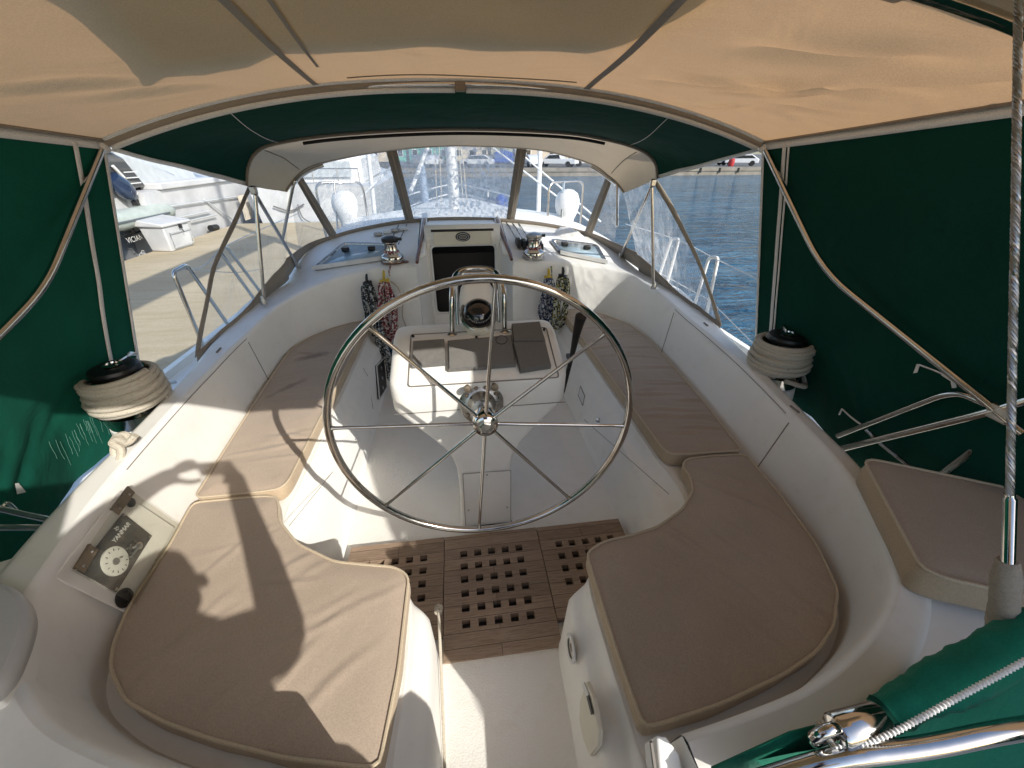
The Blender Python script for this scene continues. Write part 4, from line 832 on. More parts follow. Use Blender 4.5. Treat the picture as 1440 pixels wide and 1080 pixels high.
# ================================================================== BIMINI
XH = 1.41
def edgez(y): return pw(y, [(-1.7, 1.90), (.5, 1.885), (1.0, 1.872), (1.5, 1.832), (2.0, 1.792)])
def ctrz(y): return pw(y, [(-1.7, 2.05), (.5, 2.065), (1.0, 2.058), (1.5, 2.036), (2.0, 2.008)])
def bz(x, y):
    f = min(1, abs(x)/XH); z = lerp(ctrz(y), edgez(y), f**2.3)
    sag = math.sin(math.pi*max(0, min(1, (y-.85)/1.15)))*.018
    return z - sag*(1-f**2)
def xe(y): return 1.42-.02*(y-1)
bi = thing('bimini', 'tan canvas bimini top stretched over the whole cockpit on steel bows', 'canopy', (0, 1.0, 1.9))
def wr(x, y):
    h = .006*noise.noise(V((x*2.2, y*2.5, 3)))
    # wrinkles radiating from the starboard edge
    for (cx, cy, ang, ln, wd, a) in ((1.15, 1.35, 2.5, .32, .03, .014), (1.05, 1.55, 2.35, .25, .02, .009), (1.2, 1.65, 2.7, .2, .016, .008), (1.22, 1.2, 2.2, .3, .035, .014), (1.05, 1.80, 2.2, .16, .015, .007), (1.25, 1.5, 2.45, .2, .018, .009), (1.0, 1.42, 2.3, .22, .022, .010), (1.28, 1.72, 2.6, .14, .012, .006), (.85, 1.6, 2.6, .25, .03, .008), (.95, 1.2, 2.6, .3, .05, .012), (-1.1, 1.5, .6, .3, .03, .007), (-1.0, 1.7, .5, .25, .03, .006)):
        dx = x-cx; dy = y-cy; u = dx*math.cos(ang)+dy*math.sin(ang); v = -dx*math.sin(ang)+dy*math.cos(ang)+.03*noise.noise(V((u*4, cx*9, 0)))
        if abs(u) < ln: k = (1-(u/ln)**2)**2; h += (3.2 if cx > 0 else 1.6)*a*k*(math.exp(-(v/wd)**2)-.7*math.exp(-((v-wd*1.8)/wd)**2))
    return h
def bimrows(u0, u1, nu, y0f, y1, nv):
    rows = []
    for j in range(nv+1):
        r = []
        for i in range(nu+1):
            f = lerp(u0, u1, i/nu); 
            ya = y0f(f*XH); y = lerp(y1, ya, j/nv); x = f*xe(y); ed = max(0, 1-abs(f)**8)*min(1, (2.0-y)/.1)
            r.append(V((x, y, bz(x, y)+wr(x, y)*ed)))
        rows.append(r)
    return rows
AE = [(-1.5, .16), (-.3, .10), (.3, .08), (.635, .10), (.66, .33), (.74, .36), (.92, .41), (.98, .39), (1.01, .30), (1.06, .08), (1.20, -.30), (1.36, -.82), (1.42, -.95)]
def aft_edge(x): return pw(x, AE)
m = MB(); m.grid(bimrows(-1, 1, 170, aft_edge, 2.0, 70)); m.build('canopy', M['bimini'], bi, sharp=180)
def bp(x, y, d=-.004): return V((x, y, bz(x, y)+d))
def strip(pts, w, dirf, d=-.006):
    rows = [[], []]
    for p in pts: n = dirf(p); rows[0].append(p-n*w/2); rows[1].append(p+n*w/2)
    return rows
def seam(xy, w=.012, mat='dodgerfab', d=-.006, nm='seam'):
    pts = resamp([V(p) for p in xy], 40); P = [bp(p.x, p.y, d+wr(p.x, p.y)) for p in pts]; m = MB(); r = [[], []]
    for i, p in enumerate(P):
        t = (P[min(i+1, 39)]-P[max(i-1, 0)]); n = V((-t.y, t.x, 0)).normalized()*w/2
        a = p-n; b = p+n; a.z = bz(a.x, a.y)+d+wr(a.x, a.y); b.z = bz(b.x, b.y)+d+wr(b.x, b.y); r[0].append(a); r[1].append(b)
    m.grid(r); return m.build(nm, M[mat], bi)
seam([(-.56, 1.99), (-.50, 1.2), (-.46, .6)], .022, 'dodgertrim'); seam([(-.47, 1.7), (-.41, 1.15), (-.39, .6)], .010, 'dodgertrim')
seam([(.515, 1.99), (.44, 1.1), (.40, .5)], .026, 'dodgertrim')
m = MB(); m.tube([bp(x, 1.88+.012*math.sin(x*9), -.008) for x in [-.42+.02*i for i in range(44)]], .0022, 5); m.build('stitch_line', M['dodgertrim'], bi)
# forward bow pocket and white tapes
def bow(dy, dz, x0=-1.0, x1=1.0, n=70, w=.02, mat='tape', nm='edge_tape', tilt=0.0):
    a = []; b = []
    for i in range(n+1):
        f = lerp(x0, x1, i/n); x = f*1.40; z = bz(x, 2.0); a.append(V((x, 2.0+dy, z+dz))); b.append(V((x, 2.0+dy+w*.5, z+dz-w*.85+tilt)))
    m = MB(); m.grid([a, b]); return m.build(nm, M[mat], bi, solid=.003)
bow(-.012, .002, w=.013); bow(-.004, -.010, w=.022, mat='dodgerfab', nm='bow_pocket'); bow(.006, -.028, w=.020, x0=-.985, x1=-.02); bow(.006, -.028, w=.020, x0=.012, x1=.985)
m = MB(); m.box((-.006, 2.0, bz(0, 2)-.026), (.045, .024, .034)); m.build('zip_end_flap', M['dodgertrim'], bi, bevel=.006)
for s in (-1, 1):
    y0 = .2 if s < 0 else -.9; ys = [lerp(2.0, y0, i/40) for i in range(41)]
    m = MB(); m.grid([[V((s*xe(y)-s*.004, y, bz(s*xe(y), y)-dz)) for y in ys] for dz in (.004, .034)]); m.build('edge_tape', M['tape'], bi, solid=.003)
    m = MB(); m.tube([V((s*(xe(y)-.012), y, bz(s*xe(y), y)-.002)) for y in ys], .006, 6); m.build('edge_piping', M['dodgertrim'], bi)
# white corner webbing at the bow ends
for s in (-1, 1):
    m = MB(); c = V((s*1.405, 2.0, bz(1.4, 2.0)-.026)); m.box(c, (.04, .05, .04)); m.build('corner_patch', M['tape'], bi, bevel=.015)
# added canvas panel aft of the helm, unseen, shaped to shade the port quarter
m = MB(); ap_ = [(-1.42, -.22), (-.25, -.22), (-.12, -.45), (.08, -.85), (.35, -1.1), (.35, -1.5), (-1.42, -1.5)]
vs, fs = fill(resamp([V(p) for p in ap_+[ap_[0]]], 60)[:-1], .12, lambda x, y, d: 1.90+.02*(1-abs(x)/1.4)); m.add(vs, fs); m.build('quarter_shade_panel', M['bimini'], bi)
# bow tubes
def bow_tube(y, x0, x1, d, r, mat, nm, n=40): 
    m = MB(); m.tube([V((lerp(x0, x1, i/n), y+.03*abs(lerp(x0, x1, i/n)), bz(lerp(x0, x1, i/n), y)-d)) for i in range(n+1)], r, 10); return m.build(nm, M[mat], bi)
bow_tube(2.0, -1.40, 1.40, .018, .011, 'steel', 'forward_bow')
bow_tube(.80, .72, 1.415, .030, .0125, 'steel', 'middle_bow')
m = MB(); m.grid([[V((x, .80+.03*abs(x)+dy, bz(x, .80)-.012-(.034 if abs(dy) < .02 else .0))) for x in [.70+.02*i-1.9*0 for i in range(-100, 2)] if abs(x) < 1.39] for dy in (-.05, -.015, .015, .05)]); m.build('middle_bow_pocket', M['bimini'], bi)
# legs of the forward bow
def leg(s, pts, nm='bow_leg'):
    m = MB(); m.tube(fillet(pts, .16, 6), .0125, 12); return m.build(nm, M['steel'], bi)
leg(1, [V((1.398, 2.0, bz(1.4, 2.0)-.018)), atx(1158, 382, 1.47), atx(1400, 576, 1.5)])
leg(-1, [V((-1.398, 2.0, bz(1.4, 2.0)-.018)), atx(64, 403, -1.47), atx(0, 470, -1.5), atx(-130, 590, -1.5)])
e1 = atx(1400, 576, 1.5); m = MB(); m.box(e1+V((0, -.015, -.005)), (.02, .06, .045)); m.build('leg_bracket', M['dullsteel'], bi, bevel=.005)
# added sheet above the bimini, outlined to cast the dull patch through it
pp = [(-.98, 1.80), (-.93, 1.76), (-.87, 1.74), (-.82, 1.80), (-.68, 1.79), (-.53, 1.66), (-.45, 1.71), (-.30, 1.69), (-.12, 1.64), (.05, 1.67), (.2, 1.645), (.36, 1.63), (.42, 1.52), (.46, 1.36), (.47, 1.17), (.62, 1.08), (.85, 1.06), (1.0, 1.08), (1.12, 1.06), (1.10, .92), (.95, .75), (.6, .68), (.5, .3), (-.5, .2), (-.62, .6), (-.78, 1.25), (-.90, 1.60), (-.96, 1.74)]
vs, fs = fill(resamp([V((p[0]+.06, p[1]-.20)) for p in pp+[pp[0]]], 120)[:-1], .06, lambda x, y, d: bz(x, y)+.045+.02*noise.noise(V((x*5, y*5, 1))))
m = MB(); m.add(vs, fs); tag(m.build('bimini_shade_sheet', M['sailcover'], solid=.01), 'added grey sheet above the bimini, placed to cast a dull patch on its canvas', 'cover')
# ================================================================== SIDE CURTAINS
def curtain(s, lab, y_end):
    t = thing('side_curtain', lab, 'curtain', (s*1.6, 1.2, 1.2))
    def cp(u, v):   # u 0 front ->1 aft, v 0 top->1 bottom
        y = lerp(2.0, y_end, u); top = V((s*(xe(max(y, -.2))-.002), y, bz(s*1.4, y)-.022)); bx = pw(y, [(-1.6, 1.66), (.6, 1.66), (1.2, 1.68), (1.55, 1.80), (2.0, 1.775)])
        if s > 0 and y < .6: top.x = pw(y, [(-1.65, 1.66), (-1.37, 1.56), (-.85, 1.43), (-.6, 1.40), (.6, 1.42)]); top.z -= max(0, -.6-y)*.30
        bot = V((s*bx, y, .50)); p = top.lerp(bot, v)
        k = math.sin(math.pi*min(1, v*1.1))
        d = .022*noise.noise(V((y*1.4, p.z*.8, s*4)))+.010*noise.noise(V((y*7+p.z*3, p.z*2.0, s*9)))*k + .006*noise.noise(V((y*16, p.z*9, s)))*(v**2)
        # soft diagonal folds low on the panel
        for (yy, zz, an, ln, wd, a) in ((1.35, .80, .7, .35, .03, .014), (1.15, .75, .8, .35, .025, .012), (1.55, .85, .5, .28, .02, .010), (.9, .95, 1.0, .3, .03, .012)):
            du = (y-yy)*math.cos(an)+(p.z-zz)*math.sin(an); dv = -(y-yy)*math.sin(an)+(p.z-zz)*math.cos(an)
            if abs(du) < ln: d += a*(1-(du/ln)**2)**2*math.exp(-(dv/wd)**2)
        e = min(1, u*12)
        return p+V((s*d*e*min(1, v*8), 0, 0))
    nu, nv = 90, 60
    m = MB(); m.grid([[cp(i/nu, j/nv) for i in range(nu+1)] for j in range(nv+1)]); m.build('canvas', M['greenportlit'] if s < 0 else M['green'], t, sharp=180)
    def strp(u0, u1, w, mat, nm, off=.005):
        m = MB(); r = [[], []]
        for j in range(41):
            v = j/40; u = lerp(u0, u1, v); a = cp(u, v); b = cp(u+w, v); r[0].append(a-V((s*off, 0, 0))); r[1].append(b-V((s*off, 0, 0)))
        m.grid(r); return m.build(nm, M[mat], t, solid=.002)
    L = 2.0-y_end
    strp(-.004/L, -.004/L, .016/L, 'tape', 'edge_tape'); strp(.125/L, .155/L if s < 0 else .095/L, .020/L, 'tape', 'zip_tape'); 
    if s > 0: strp(.155/L, .125/L, .010/L, 'tape', 'zip_tape')
    return t, cp
tl_, cpL = curtain(-1, 'dark green canvas side curtain hanging on the port side behind the left winch', -.6)
tr_, cpR = curtain(1, 'dark green canvas side curtain hanging on the starboard side behind the stern rail', -1.6)
# pale scuff marks / stitching fringe on the port curtain and creased straps on the starboard one
def marks(par, plist, nm, mat, r=.0016):
    m = MB()
    for pl in plist: m.tube(pl, r, 4)
    m.build(nm, M[mat], par)
rr = random.Random(4)
def oncurt(px, py, s):
    best = None
    x = s*1.7
    for _ in range(25):
        q = atx(px, py, x); u = (2.0-q.y)/((2.0-(-.6)) if s < 0 else 3.6); 
        y = q.y; top = bz(s*1.4, y)-.022; v = (top-q.z)/(top-.50); c = (cpL if s < 0 else cpR)(max(0, min(1, u)), max(0, min(1.2, v))); x = c.x-s*.005
    return atx(px, py, x)
ms = []
for i in range(14):
    x0 = 70+i*6.0+rr.uniform(-3, 3); y0 = 624-i*3.6+rr.uniform(-4, 6); q_ = rr.uniform(.45, 1.1); ms.append([oncurt(x0+t*14*q_+2.5*rr.random(), y0+t*34*q_, -1) for t in (0, .25, .5, .75, 1)])
for i in range(7):
    x0 = 104+i*3.2+rr.uniform(-2, 2); y0 = 600-i*2.5+rr.uniform(-4, 5); q_ = rr.uniform(.5, 1.1); ms.append([oncurt(x0+t*12*q_+2.5*rr.random(), y0+t*30*q_, -1) for t in (0, .3, .6, 1)])
M['chafe'] = basic('chafed_canvas', (0.16, 0.36, 0.29), 0.9)
marks(tl_, ms, 'chafe_marks', 'chafe', .0006)
m = MB(); m.add([oncurt(*q, -1) for q in [(21, 680), (26, 679), (37, 692), (24, 695)]], [(0, 1, 2, 3)]); m.build('canvas_patch', M['tape'], tl_)
m = MB(); m.add([oncurt(*q, 1) for q in [(1289, 512), (1294, 512), (1290, 524), (1284, 525)]], [(0, 1, 2, 3)]); m.tube([oncurt(1293, 513, 1), oncurt(1312, 520, 1), oncurt(1326, 526, 1)], .003, 5); m.tube([oncurt(1326, 526, 1), oncurt(1340, 535, 1), oncurt(1342, 545, 1)], .006, 6); m.build('toggle_strap', M['tape'], tr_)
m = MB(); m.tube([oncurt(1180, 583, 1), oncurt(1184, 575, 1), oncurt(1196, 586, 1), oncurt(1212, 598, 1)], .004, 5); m.build('toggle_strap', M['tape'], tr_)
# ================================================================== DODGER
dg = thing('dodger', 'beige canvas dodger with clear windshield panes arched over the companionway', 'spray hood', (0, 3.3, .9))
A_PX = [(348, 262), (350, 236), (362, 215), (390, 203), (480, 190), (635, 182.5), (780, 187), (850, 197), (900, 212), (920, 230), (924, 252)]
def Yr(f): return 2.95
Ac = cr([aty(a, b, 2.95) for a, b in A_PX], 8)
A = resamp(Ac, 81)
WT_PX = [(404, 270), (413, 257), (427, 243), (452, 231), (500, 220), (548, 213), (640, 206), (735, 210), (790, 219), (832, 233), (856, 250), (867, 260), (876, 272)]
WT_Y = [3.18, 3.28, 3.42, 3.56, 3.68, 3.75, 3.82, 3.75, 3.68, 3.56, 3.42, 3.28, 3.18]
Wt = resamp(cr([aty(a, b, y) for (a, b), y in zip(WT_PX, WT_Y)], 8), 81)
# top canvas, from the aft arch to the window heads, bulging upward
rows = []
for j in range(17):
    t = j/16; rows.append([a.lerp(b, t)+V((0, 0, .055*math.sin(math.pi*t)*(1-abs(i/40-1)**3)+.004*noise.noise(V((i*.15, j*.3, 2))))) for i, (a, b) in enumerate(zip(A, Wt))])
m = MB(); m.grid(rows); m.build('top_canvas', M['dodgerfab'], dg, sharp=180)
m = MB(); m.tube([p+V((0, -.012, .004)) for p in A], .010, 8); m.build('aft_edge_binding', M['dodgertrim'], dg)
m = MB(); m.tube([p+V((0, -.016, -.020)) for p in A[14:-14]], .009, 8); m.build('aft_edge_zip', M['shadowgap'], dg)
m = MB(); m.tube([p.lerp(q, .5)+V((0, 0, .005)) for p, q in zip(rows[15], rows[16])], .006, 6); m.build('window_head_binding', M['dodgertrim'], dg)
for i0 in (7, 73):
    m = MB(); m.tube([rows[j][i0]+V((0, 0, -.004)) for j in range(1, 15)], .0035, 5); m.build('canvas_seam', M['dodgertrim'], dg)
# base curve on the cabin roof
BS_PX = [(393, 372), (432, 351), (471, 333), (520, 320), (577, 311), (648, 308), (719, 311), (775, 318), (826, 330), (862, 350), (900, 372)]
base = [px_roof(*q, .01) for q in BS_PX]
base[0] = V((-1.43, 3.42, .90)); base[-1] = V((1.55, 3.42, .87))
Bs = resamp(cr(base, 8), 81)
def wsh(i, t, d=0):
    i0 = max(0, min(79, int(i))); f = i-i0; a = Wt[i0].lerp(Wt[i0+1], f); b = Bs[i0].lerp(Bs[i0+1], f); p = a.lerp(b, t)
    return p+V((0, -d, 0))
def find(curve, px):
    # index on a curve whose projection has this image x
    best = 0; bd = 1e9
    for i in range(801):
        q = i/10; i0 = min(79, int(q)); p = curve[i0].lerp(curve[i0+1], q-i0)-CAM; x = 720+FPX*p.dot(cR)/p.dot(cF)
        if abs(x-px) < bd: bd = abs(x-px); best = q
    return best
mull = [((420, 470)), ((551, 577)), ((733, 717)), ((856, 826))]
mi = [(find(Wt, a), find(Bs, b)) for a, b in mull]
def wmix(k0, k1, s_, t, d=0):
    i = lerp(k0[0], k1[0], s_); j = lerp(k0[1], k1[1], s_)
    i0 = min(79, int(i)); a = Wt[i0].lerp(Wt[i0+1], i-i0); j0 = min(79, int(j)); b = Bs[j0].lerp(Bs[j0+1], j-j0)
    return a.lerp(b, t)+V((0, -d, 0))
panes = [(mi[0], mi[1], 'vinylmid'), (mi[1], mi[2], 'vinylhazy'), (mi[2], mi[3], 'vinyl'), ((1.0, 7.5), mi[0], 'vinyl'), (mi[3], (79.0, 72.5), 'vinyl')]
for a, b, mt in panes:
    m = MB(); m.grid([[wmix(a, b, i/16, .0+j/12, .006*noise.noise(V((i*.35, j*.5, a[0])))) for i in range(17)] for j in range(13)]); m.build('window_pane', M[mt], dg, sharp=180)
def bar(k, w, nm, mat, d=.01):
    r = [[], []]
    for t in [i/10 for i in range(11)]:
        p = wmix(k, k, 0, t, d); q = wmix((min(80, k[0]+1), min(80, k[1]+1)), (min(80, k[0]+1), min(80, k[1]+1)), 0, t, d); n = (q-p).normalized()*w/2; r[0].append(p-n); r[1].append(p+n)
    m = MB(); m.grid(r); return m.build(nm, M[mat], dg, solid=.004)
for k, w in ((mi[0], .075), (mi[1], .085), (mi[2], .085), (mi[3], .085)):
    bar(k, w, 'window_mullion', 'dodgertrim'); b2 = bar(k, .014, 'mullion_zip', 'dodgerfab', .017)
# sill strip along the roof (wide at the sides)
r = [[], []]
for i in range(81):
    w = .03+.14*max(0, (abs(i-40)-24)/16)**1.2; t = Bs[i]; u = (Wt[i]-Bs[i]).normalized(); r[0].append(t+V((0, -.012, -.02))); r[1].append(t+u*w+V((0, -.014, 0)))
m = MB(); m.grid(r); m.build('sill_strip', M['dodgertrim'], dg, solid=.004)
# clear side wings from the aft arch down to the coaming
for s in (-1, 1):
    Atop = A[0] if s < 0 else A[-1]; Btop = Wt[0] if s < 0 else Wt[-1]; Bb = Bs[0] if s < 0 else Bs[-1]
    far = atz(299, 482, .78) if s < 0 else atz(988, 452, .76)
    far = V((s*1.56, 2.22, .76)) if s < 0 else V((1.66, 2.28, .75))
    rows_ = []
    for j in range(15):
        t = j/14; top = lerp(0, 1, t); L0 = Atop.lerp(far, t**1.0)+V((s*.05*math.sin(math.pi*t), 0, 0)); R0 = Btop.lerp(Bb, t); rows_.append([L0.lerp(R0, i/14)+V((s*.02*noise.noise(V((i*.5, j*.22, s*3))), 0, 0)) for i in range(15)])
    m = MB(); m.grid(rows_); m.build('side_window', M['vinylmid'] if s > 0 else M['vinyl'], dg, sharp=180)
    m = MB(); rr_ = [[], []]
    for q in rows_:
        d = (q[1]-q[0]).normalized(); rr_[0].append(q[0]-V((s*.004, 0, 0))); rr_[1].append(q[0]+d*.045-V((s*.004, 0, 0)))
    m.grid(rr_); m.build('wing_binding', M['dodgertrim'] if s < 0 else M['dodgerfab'], dg, solid=.004)
    m = MB(); bt = [rows_[-1][i] for i in range(15)]; hgt = [.03+.13*max(0, (i-6)/8) for i in range(15)]
    m.grid([[p-V((s*.006, 0, .03)) for p in bt], [p+(rows_[-4][i]-p).normalized()*hgt[i]-V((s*.008, 0, 0)) for i, p in enumerate(bt)]]); m.build('wing_skirt', M['dodgertrim'], dg, solid=.004)
    # tubes: vertical strut, diagonal brace, front bow
    foot = px_tube = (aty(372, 427, 2.86) if s < 0 else aty(919, 405, 2.92)); topp = (Atop+V((s*-.04, -.015, -.03)))
    m = MB(); m.tube([foot, foot.lerp(topp, .97)], .011, 10); m.build('support_strut', M['steel'], dg)
    m = MB(); m.lathe([(.02, -.005), (.022, .01), (.014, .035), (.013, .05)], foot, n=12); m.build('strut_foot', M['dullsteel'], dg)
    bfoot = px_roof(420, 377, .005) if s < 0 else px_roof(872, 362, .005)
    m = MB(); m.tube([bfoot, topp+V((0, -.01, .0))], .0125, 10); m.build('diagonal_brace', M['steel'], dg)
    m = MB(); m.lathe([(.02, -.005), (.02, .012), (.014, .04)], bfoot, n=12); m.build('brace_foot', M['dullsteel'], dg)
    idx = 8 if s < 0 else 72
    fb = [Wt[i]+V((0, -.02, -.012)) for i in (range(12, 2, -1) if s < 0 else range(68, 78))]; bend = atx(397, 338, -1.40) if s < 0 else aty(868, 318, 3.12)
    m = MB(); m.tube(cr(fb+[fb[-1].lerp(bend, .5), bend], 3), .0115, 10); m.build('forward_bow', M['steel'], dg)
    m = MB(); m.box(topp+V((0, -.012, .01)), (.04, .035, .05)); m.build('bow_knuckle', M['dullsteel'], dg, bevel=.008)
# green connector between bimini and dodger
cn = thing('connector_panel', 'dark green canvas panel joining the bimini front edge to the dodger', 'canvas panel', (0, 2.4, 1.85))
Bf = resamp([V((x, 2.015, bz(x, 2.0)-.036)) for x in [-1.385+2.77*i/80 for i in range(81)]], 81)
rows = []
for j in range(17):
    t = j/16; rows.append([a.lerp(b+V((0, -.01, .012)), t)+V((0, 0, -.03*math.sin(math.pi*t)*(1-abs(i/40-1)**4)+.008*noise.noise(V((i*.1, j*.2, 6)))*math.sin(math.pi*t))) for i, (a, b) in enumerate(zip(Bf, A))])
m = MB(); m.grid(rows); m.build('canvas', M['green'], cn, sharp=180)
for i in (0, 80):
    m = MB(); r = [[], []]; k = 1 if i == 0 else 79
    for q in rows: d = (q[k]-q[i]).normalized(); r[0].append(q[i]+V((0, -.004, -.003))-d*.006); r[1].append(q[i]+V((0, -.004, -.003))+d*.018)
    m.grid(r); m.build('edge_tape', M['tape'], cn, solid=.003)
m = MB(); m.tube([rows[j][14].lerp(rows[j][10], j/16)+V((0, -.003, -.004)) for j in range(17)], .002, 4); m.tube([rows[j][66].lerp(rows[j][71], j/16)+V((0, -.003, -.004)) for j in range(17)], .002, 4); m.build('stitched_seam', M['tape'], cn)
# ================================================================== STERN RAILS, BACKSTAY, GREEN ROLL
rl = thing('stern_rail', 'polished double tube stern rail on the starboard quarter in front of the green curtain', 'guard rail', (1.5, .9, .72))
m = MB(); m.tube(fillet([atx(1175, 633, 1.5), atx(1310, 600, 1.5), atx(1400, 578, 1.5), atx(1500, 545, 1.52), atx(1600, 560, 1.5)], .1, 4), .0125, 12); m.build('upper_tube', M['steel'], rl)
m = MB(); m.tube(fillet([atx(1178, 613, 1.56), atx(1325, 556, 1.56), atx(1352, 553, 1.56), atx(1395, 572, 1.56)], .06, 5), .0105, 12); m.build('hoop_tube', M['steel'], rl)
m = MB(); m.tube([atx(1218, 604, 1.53), atx(1240, 625, 1.56), atx(1278, 655, 1.60)], .008, 8); m.build('cross_brace', M['dullsteel'], rl)
m = MB(); m.tube([atx(1323, 668, 1.62), atx(1400, 610, 1.60), atx(1470, 565, 1.58)], .0105, 8); m.build('lower_brace', M['dullsteel'], rl)
m = MB(); m.tube([atx(1400, 578, 1.5), atx(1440, 610, 1.5)], .0115, 10); m.build('rail_leg', M['steel'], rl)
rl2 = thing('stern_rail', 'thin steel stern rail on the port quarter in front of the dark curtain', 'guard rail', (-1.5, 1.1, .7))
m = MB(); m.tube(fillet([atx(92, 736, -1.5), atx(0, 716, -1.5), atx(-90, 690, -1.5)], .06, 4), .010, 10); m.build('upper_tube', M['steel'], rl2)
m = MB(); m.tube([atx(90, 742, -1.48), atx(-80, 741, -1.48)], .010, 10); m.build('lower_tube', M['steel'], rl2)
m = MB(); m.tube(fillet([atx(-10, 730, -1.5), atx(8, 704, -1.52), atx(22, 718, -1.52)], .02, 3), .006, 8); m.build('wire_hook', M['steel'], rl2)
bs = thing('backstay', 'twisted wire backstay with turnbuckle and taped end beside the starboard stern seat', 'rigging wire', atd(1408, 872, .70))
wpts = resamp([atd(1436, -160, .62), atd(1432, 0, .62), atd(1428, 300, .62), atd(1420, 702, .64)], 60)
m = MB()
for k in range(6):
    P = []
    for i in range(60*6+1):
        f = i/(60*6)*(59); j = min(58, int(f)); p = wpts[j].lerp(wpts[j+1], f-j); a = i*.42+k*math.pi/3; P.append(p+V((math.cos(a), math.sin(a), 0))*.0036)
    m.tube(P, .0020, 5)
m.tube(wpts, .0036, 6); m.build('wire', M['wire'], bs)
m = MB(); a, b = atd(1420, 695, .64), atd(1417, 796, .66); m.tube([a, a.lerp(b, .04), a.lerp(b, .06), a.lerp(b, .94), a.lerp(b, .96), b], [.0065, .0065, .0085, .0085, .0105, .0095], 14); m.build('turnbuckle', M['steel'], bs)
m = MB(); a, b = atd(1417, 788, .66), atd(1408, 905, .70); P = []; R = []
for i in range(41): 
    t = i/40; P.append(a.lerp(b, t)); R.append(pw(t, [(0, .012), (.2, .017), (.5, .0165), (.75, .019), (1, .017)])+.0022*abs(math.sin(i*1.3))+.001*noise.noise(V((i, 0, 0))))
m.tube(P, R, 16); m.build('tape_wrap', M['taped'], bs)
# green canvas rolled round a rail at the near starboard corner
gr = thing('rolled_canvas', 'sunlit green canvas rolled and zipped round the near stern rail, lower right corner', 'canvas roll', atd(1330, 980, .62))
ra, rb = atd(1240, 1006, .66), atd(1475, 884, .66); n_ = 40; P = []; R = []
ax_ = (rb-ra).normalized(); sx = ax_.cross(V((0, 0, 1))).normalized(); sy = sx.cross(ax_)
rows = []
for i in range(n_+1):
    t = i/n_; c = ra.lerp(rb, t); r0 = .024+.012*min(1, t*2.5)
    rows.append([c + (sx*math.cos(a)+sy*math.sin(a))*(r0*(1+.18*noise.noise(V((t*7, math.cos(a)*1.2, math.sin(a)*1.2)))+.12*noise.noise(V((t*20, a*.4, 4))))) for a in [2*math.pi*k/28 for k in range(28)]])
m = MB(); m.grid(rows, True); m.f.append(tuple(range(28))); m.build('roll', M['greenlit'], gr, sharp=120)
m = MB(); m.grid([[rows[0][k]*1.0+(rows[0][k]-ra)*.05 for k in range(28)], [rows[1][k]+(rows[1][k]-ra.lerp(rb, 1/n_))*.05 for k in range(28)]], True); m.build('end_hem', M['green'], gr)
fl = []
tl1 = [atd(x, y, d) for x, y, d in [(1160, 1050, .640), (1215, 1043, .640), (1262, 1025, .645), (1330, 985, .655), (1400, 945, .66), (1480, 900, .665)]]
bl1 = [atd(x, y, d) for x, y, d in [(1000, 1082, .70), (1080, 1120, .70), (1180, 1160, .70), (1300, 1180, .70), (1420, 1180, .70), (1560, 1160, .70)]]
a_ = resamp(cr(tl1, 6), 40); b_ = resamp(cr(bl1, 6), 40)
m = MB(); m.grid([[p.lerp(q, j/20)+V((0, 0, .006*noise.noise(V((i*.2, j*.25, 8))))) for i, (p, q) in enumerate(zip(a_, b_))] for j in range(21)]); m.build('loose_flap', M['greenlit'], gr, sharp=180)
up_ = [rows[int(i)][18] for i in range(0, 41)]
m = MB(); zz = resamp(cr([atd(x, y, d) for x, y, d in [(1172, 1051, .620), (1215, 1045, .612), (1260, 1028, .605), (1330, 990, .602), (1400, 952, .600), (1480, 908, .600)]], 6), 60)
for i in range(59):
    p, q = zz[i], zz[i+1]; m.lathe([(.0032, 0), (.0048, (q-p).length*.4), (.0032, (q-p).length*.85)], p, q-p, 8)
m.build('zip_teeth', M['tape'], gr)
m = MB(); m.add([atd(*q) for q in [(1000, 1080, .68), (1110, 1030, .66), (1150, 1020, .66), (1160, 1050, .66), (1100, 1090, .69)]], [(0, 1, 2, 3, 4)]); m.build('hem_corner', M['greenlit'], gr, solid=.004)
nr = thing('pushpit_rail', 'scuffed polished stern rail tube running along the bottom right corner', 'guard rail', atd(1300, 1050, .62))
m = MB(); m.tube(fillet([atd(1060, 1100, .64), atd(1170, 1066, .615), atd(1300, 1052, .605), atd(1400, 1030, .60), atd(1500, 1015, .60)], .05, 4), .0145, 16); m.build('rail_tube', M['steel'], nr)
fe = thing('rail_end_fitting', 'shiny steel tube end with a hinged eye, glinting in the sun beside the green roll', 'rail fitting', atd(1180, 1030, .64))
a, b = atd(1236, 1012, .64), atd(1172, 1030, .63); ax2 = (b-a).normalized()
m = MB(); L_ = (b-a).length; m.lathe([(.022, -.004), (.0245, 0), (.0245, L_*.92), (.022, L_*.97), (.014, L_)], a, ax2, 24); m.build('tube_socket', M['steel'], fe)
m = MB(); c = b+ax2*.014; o1 = ax2.cross(V((0, 0, 1))).normalized(); m.tube([c+(ax2*math.cos(t)+V((0, 0, 1)).cross(o1).cross(o1)*0+V((0, 0, 1))*math.sin(t))*.020 for t in [i*math.pi/10 for i in range(20)]], .009, 10, True); m.build('eye_ring', M['steel'], fe)
m = MB(); m.tube([c-o1*.016, c+o1*.016], .006, 10); m.build('eye_pin', M['dullsteel'], fe)
sd = thing('seat_end_corner', 'white moulded corner post with a dark slot beside the walkway, bottom of the starboard seat', 'boat moulding', atd(935, 1075, .83))
m = MB(); m.prism([atd(*q, .80) for q in [(922, 1033), (938, 1036), (956, 1060), (962, 1090), (928, 1095)]], (0.0, .02, -.10)); m.build('corner_post', M['gel'], sd, bevel=.006)
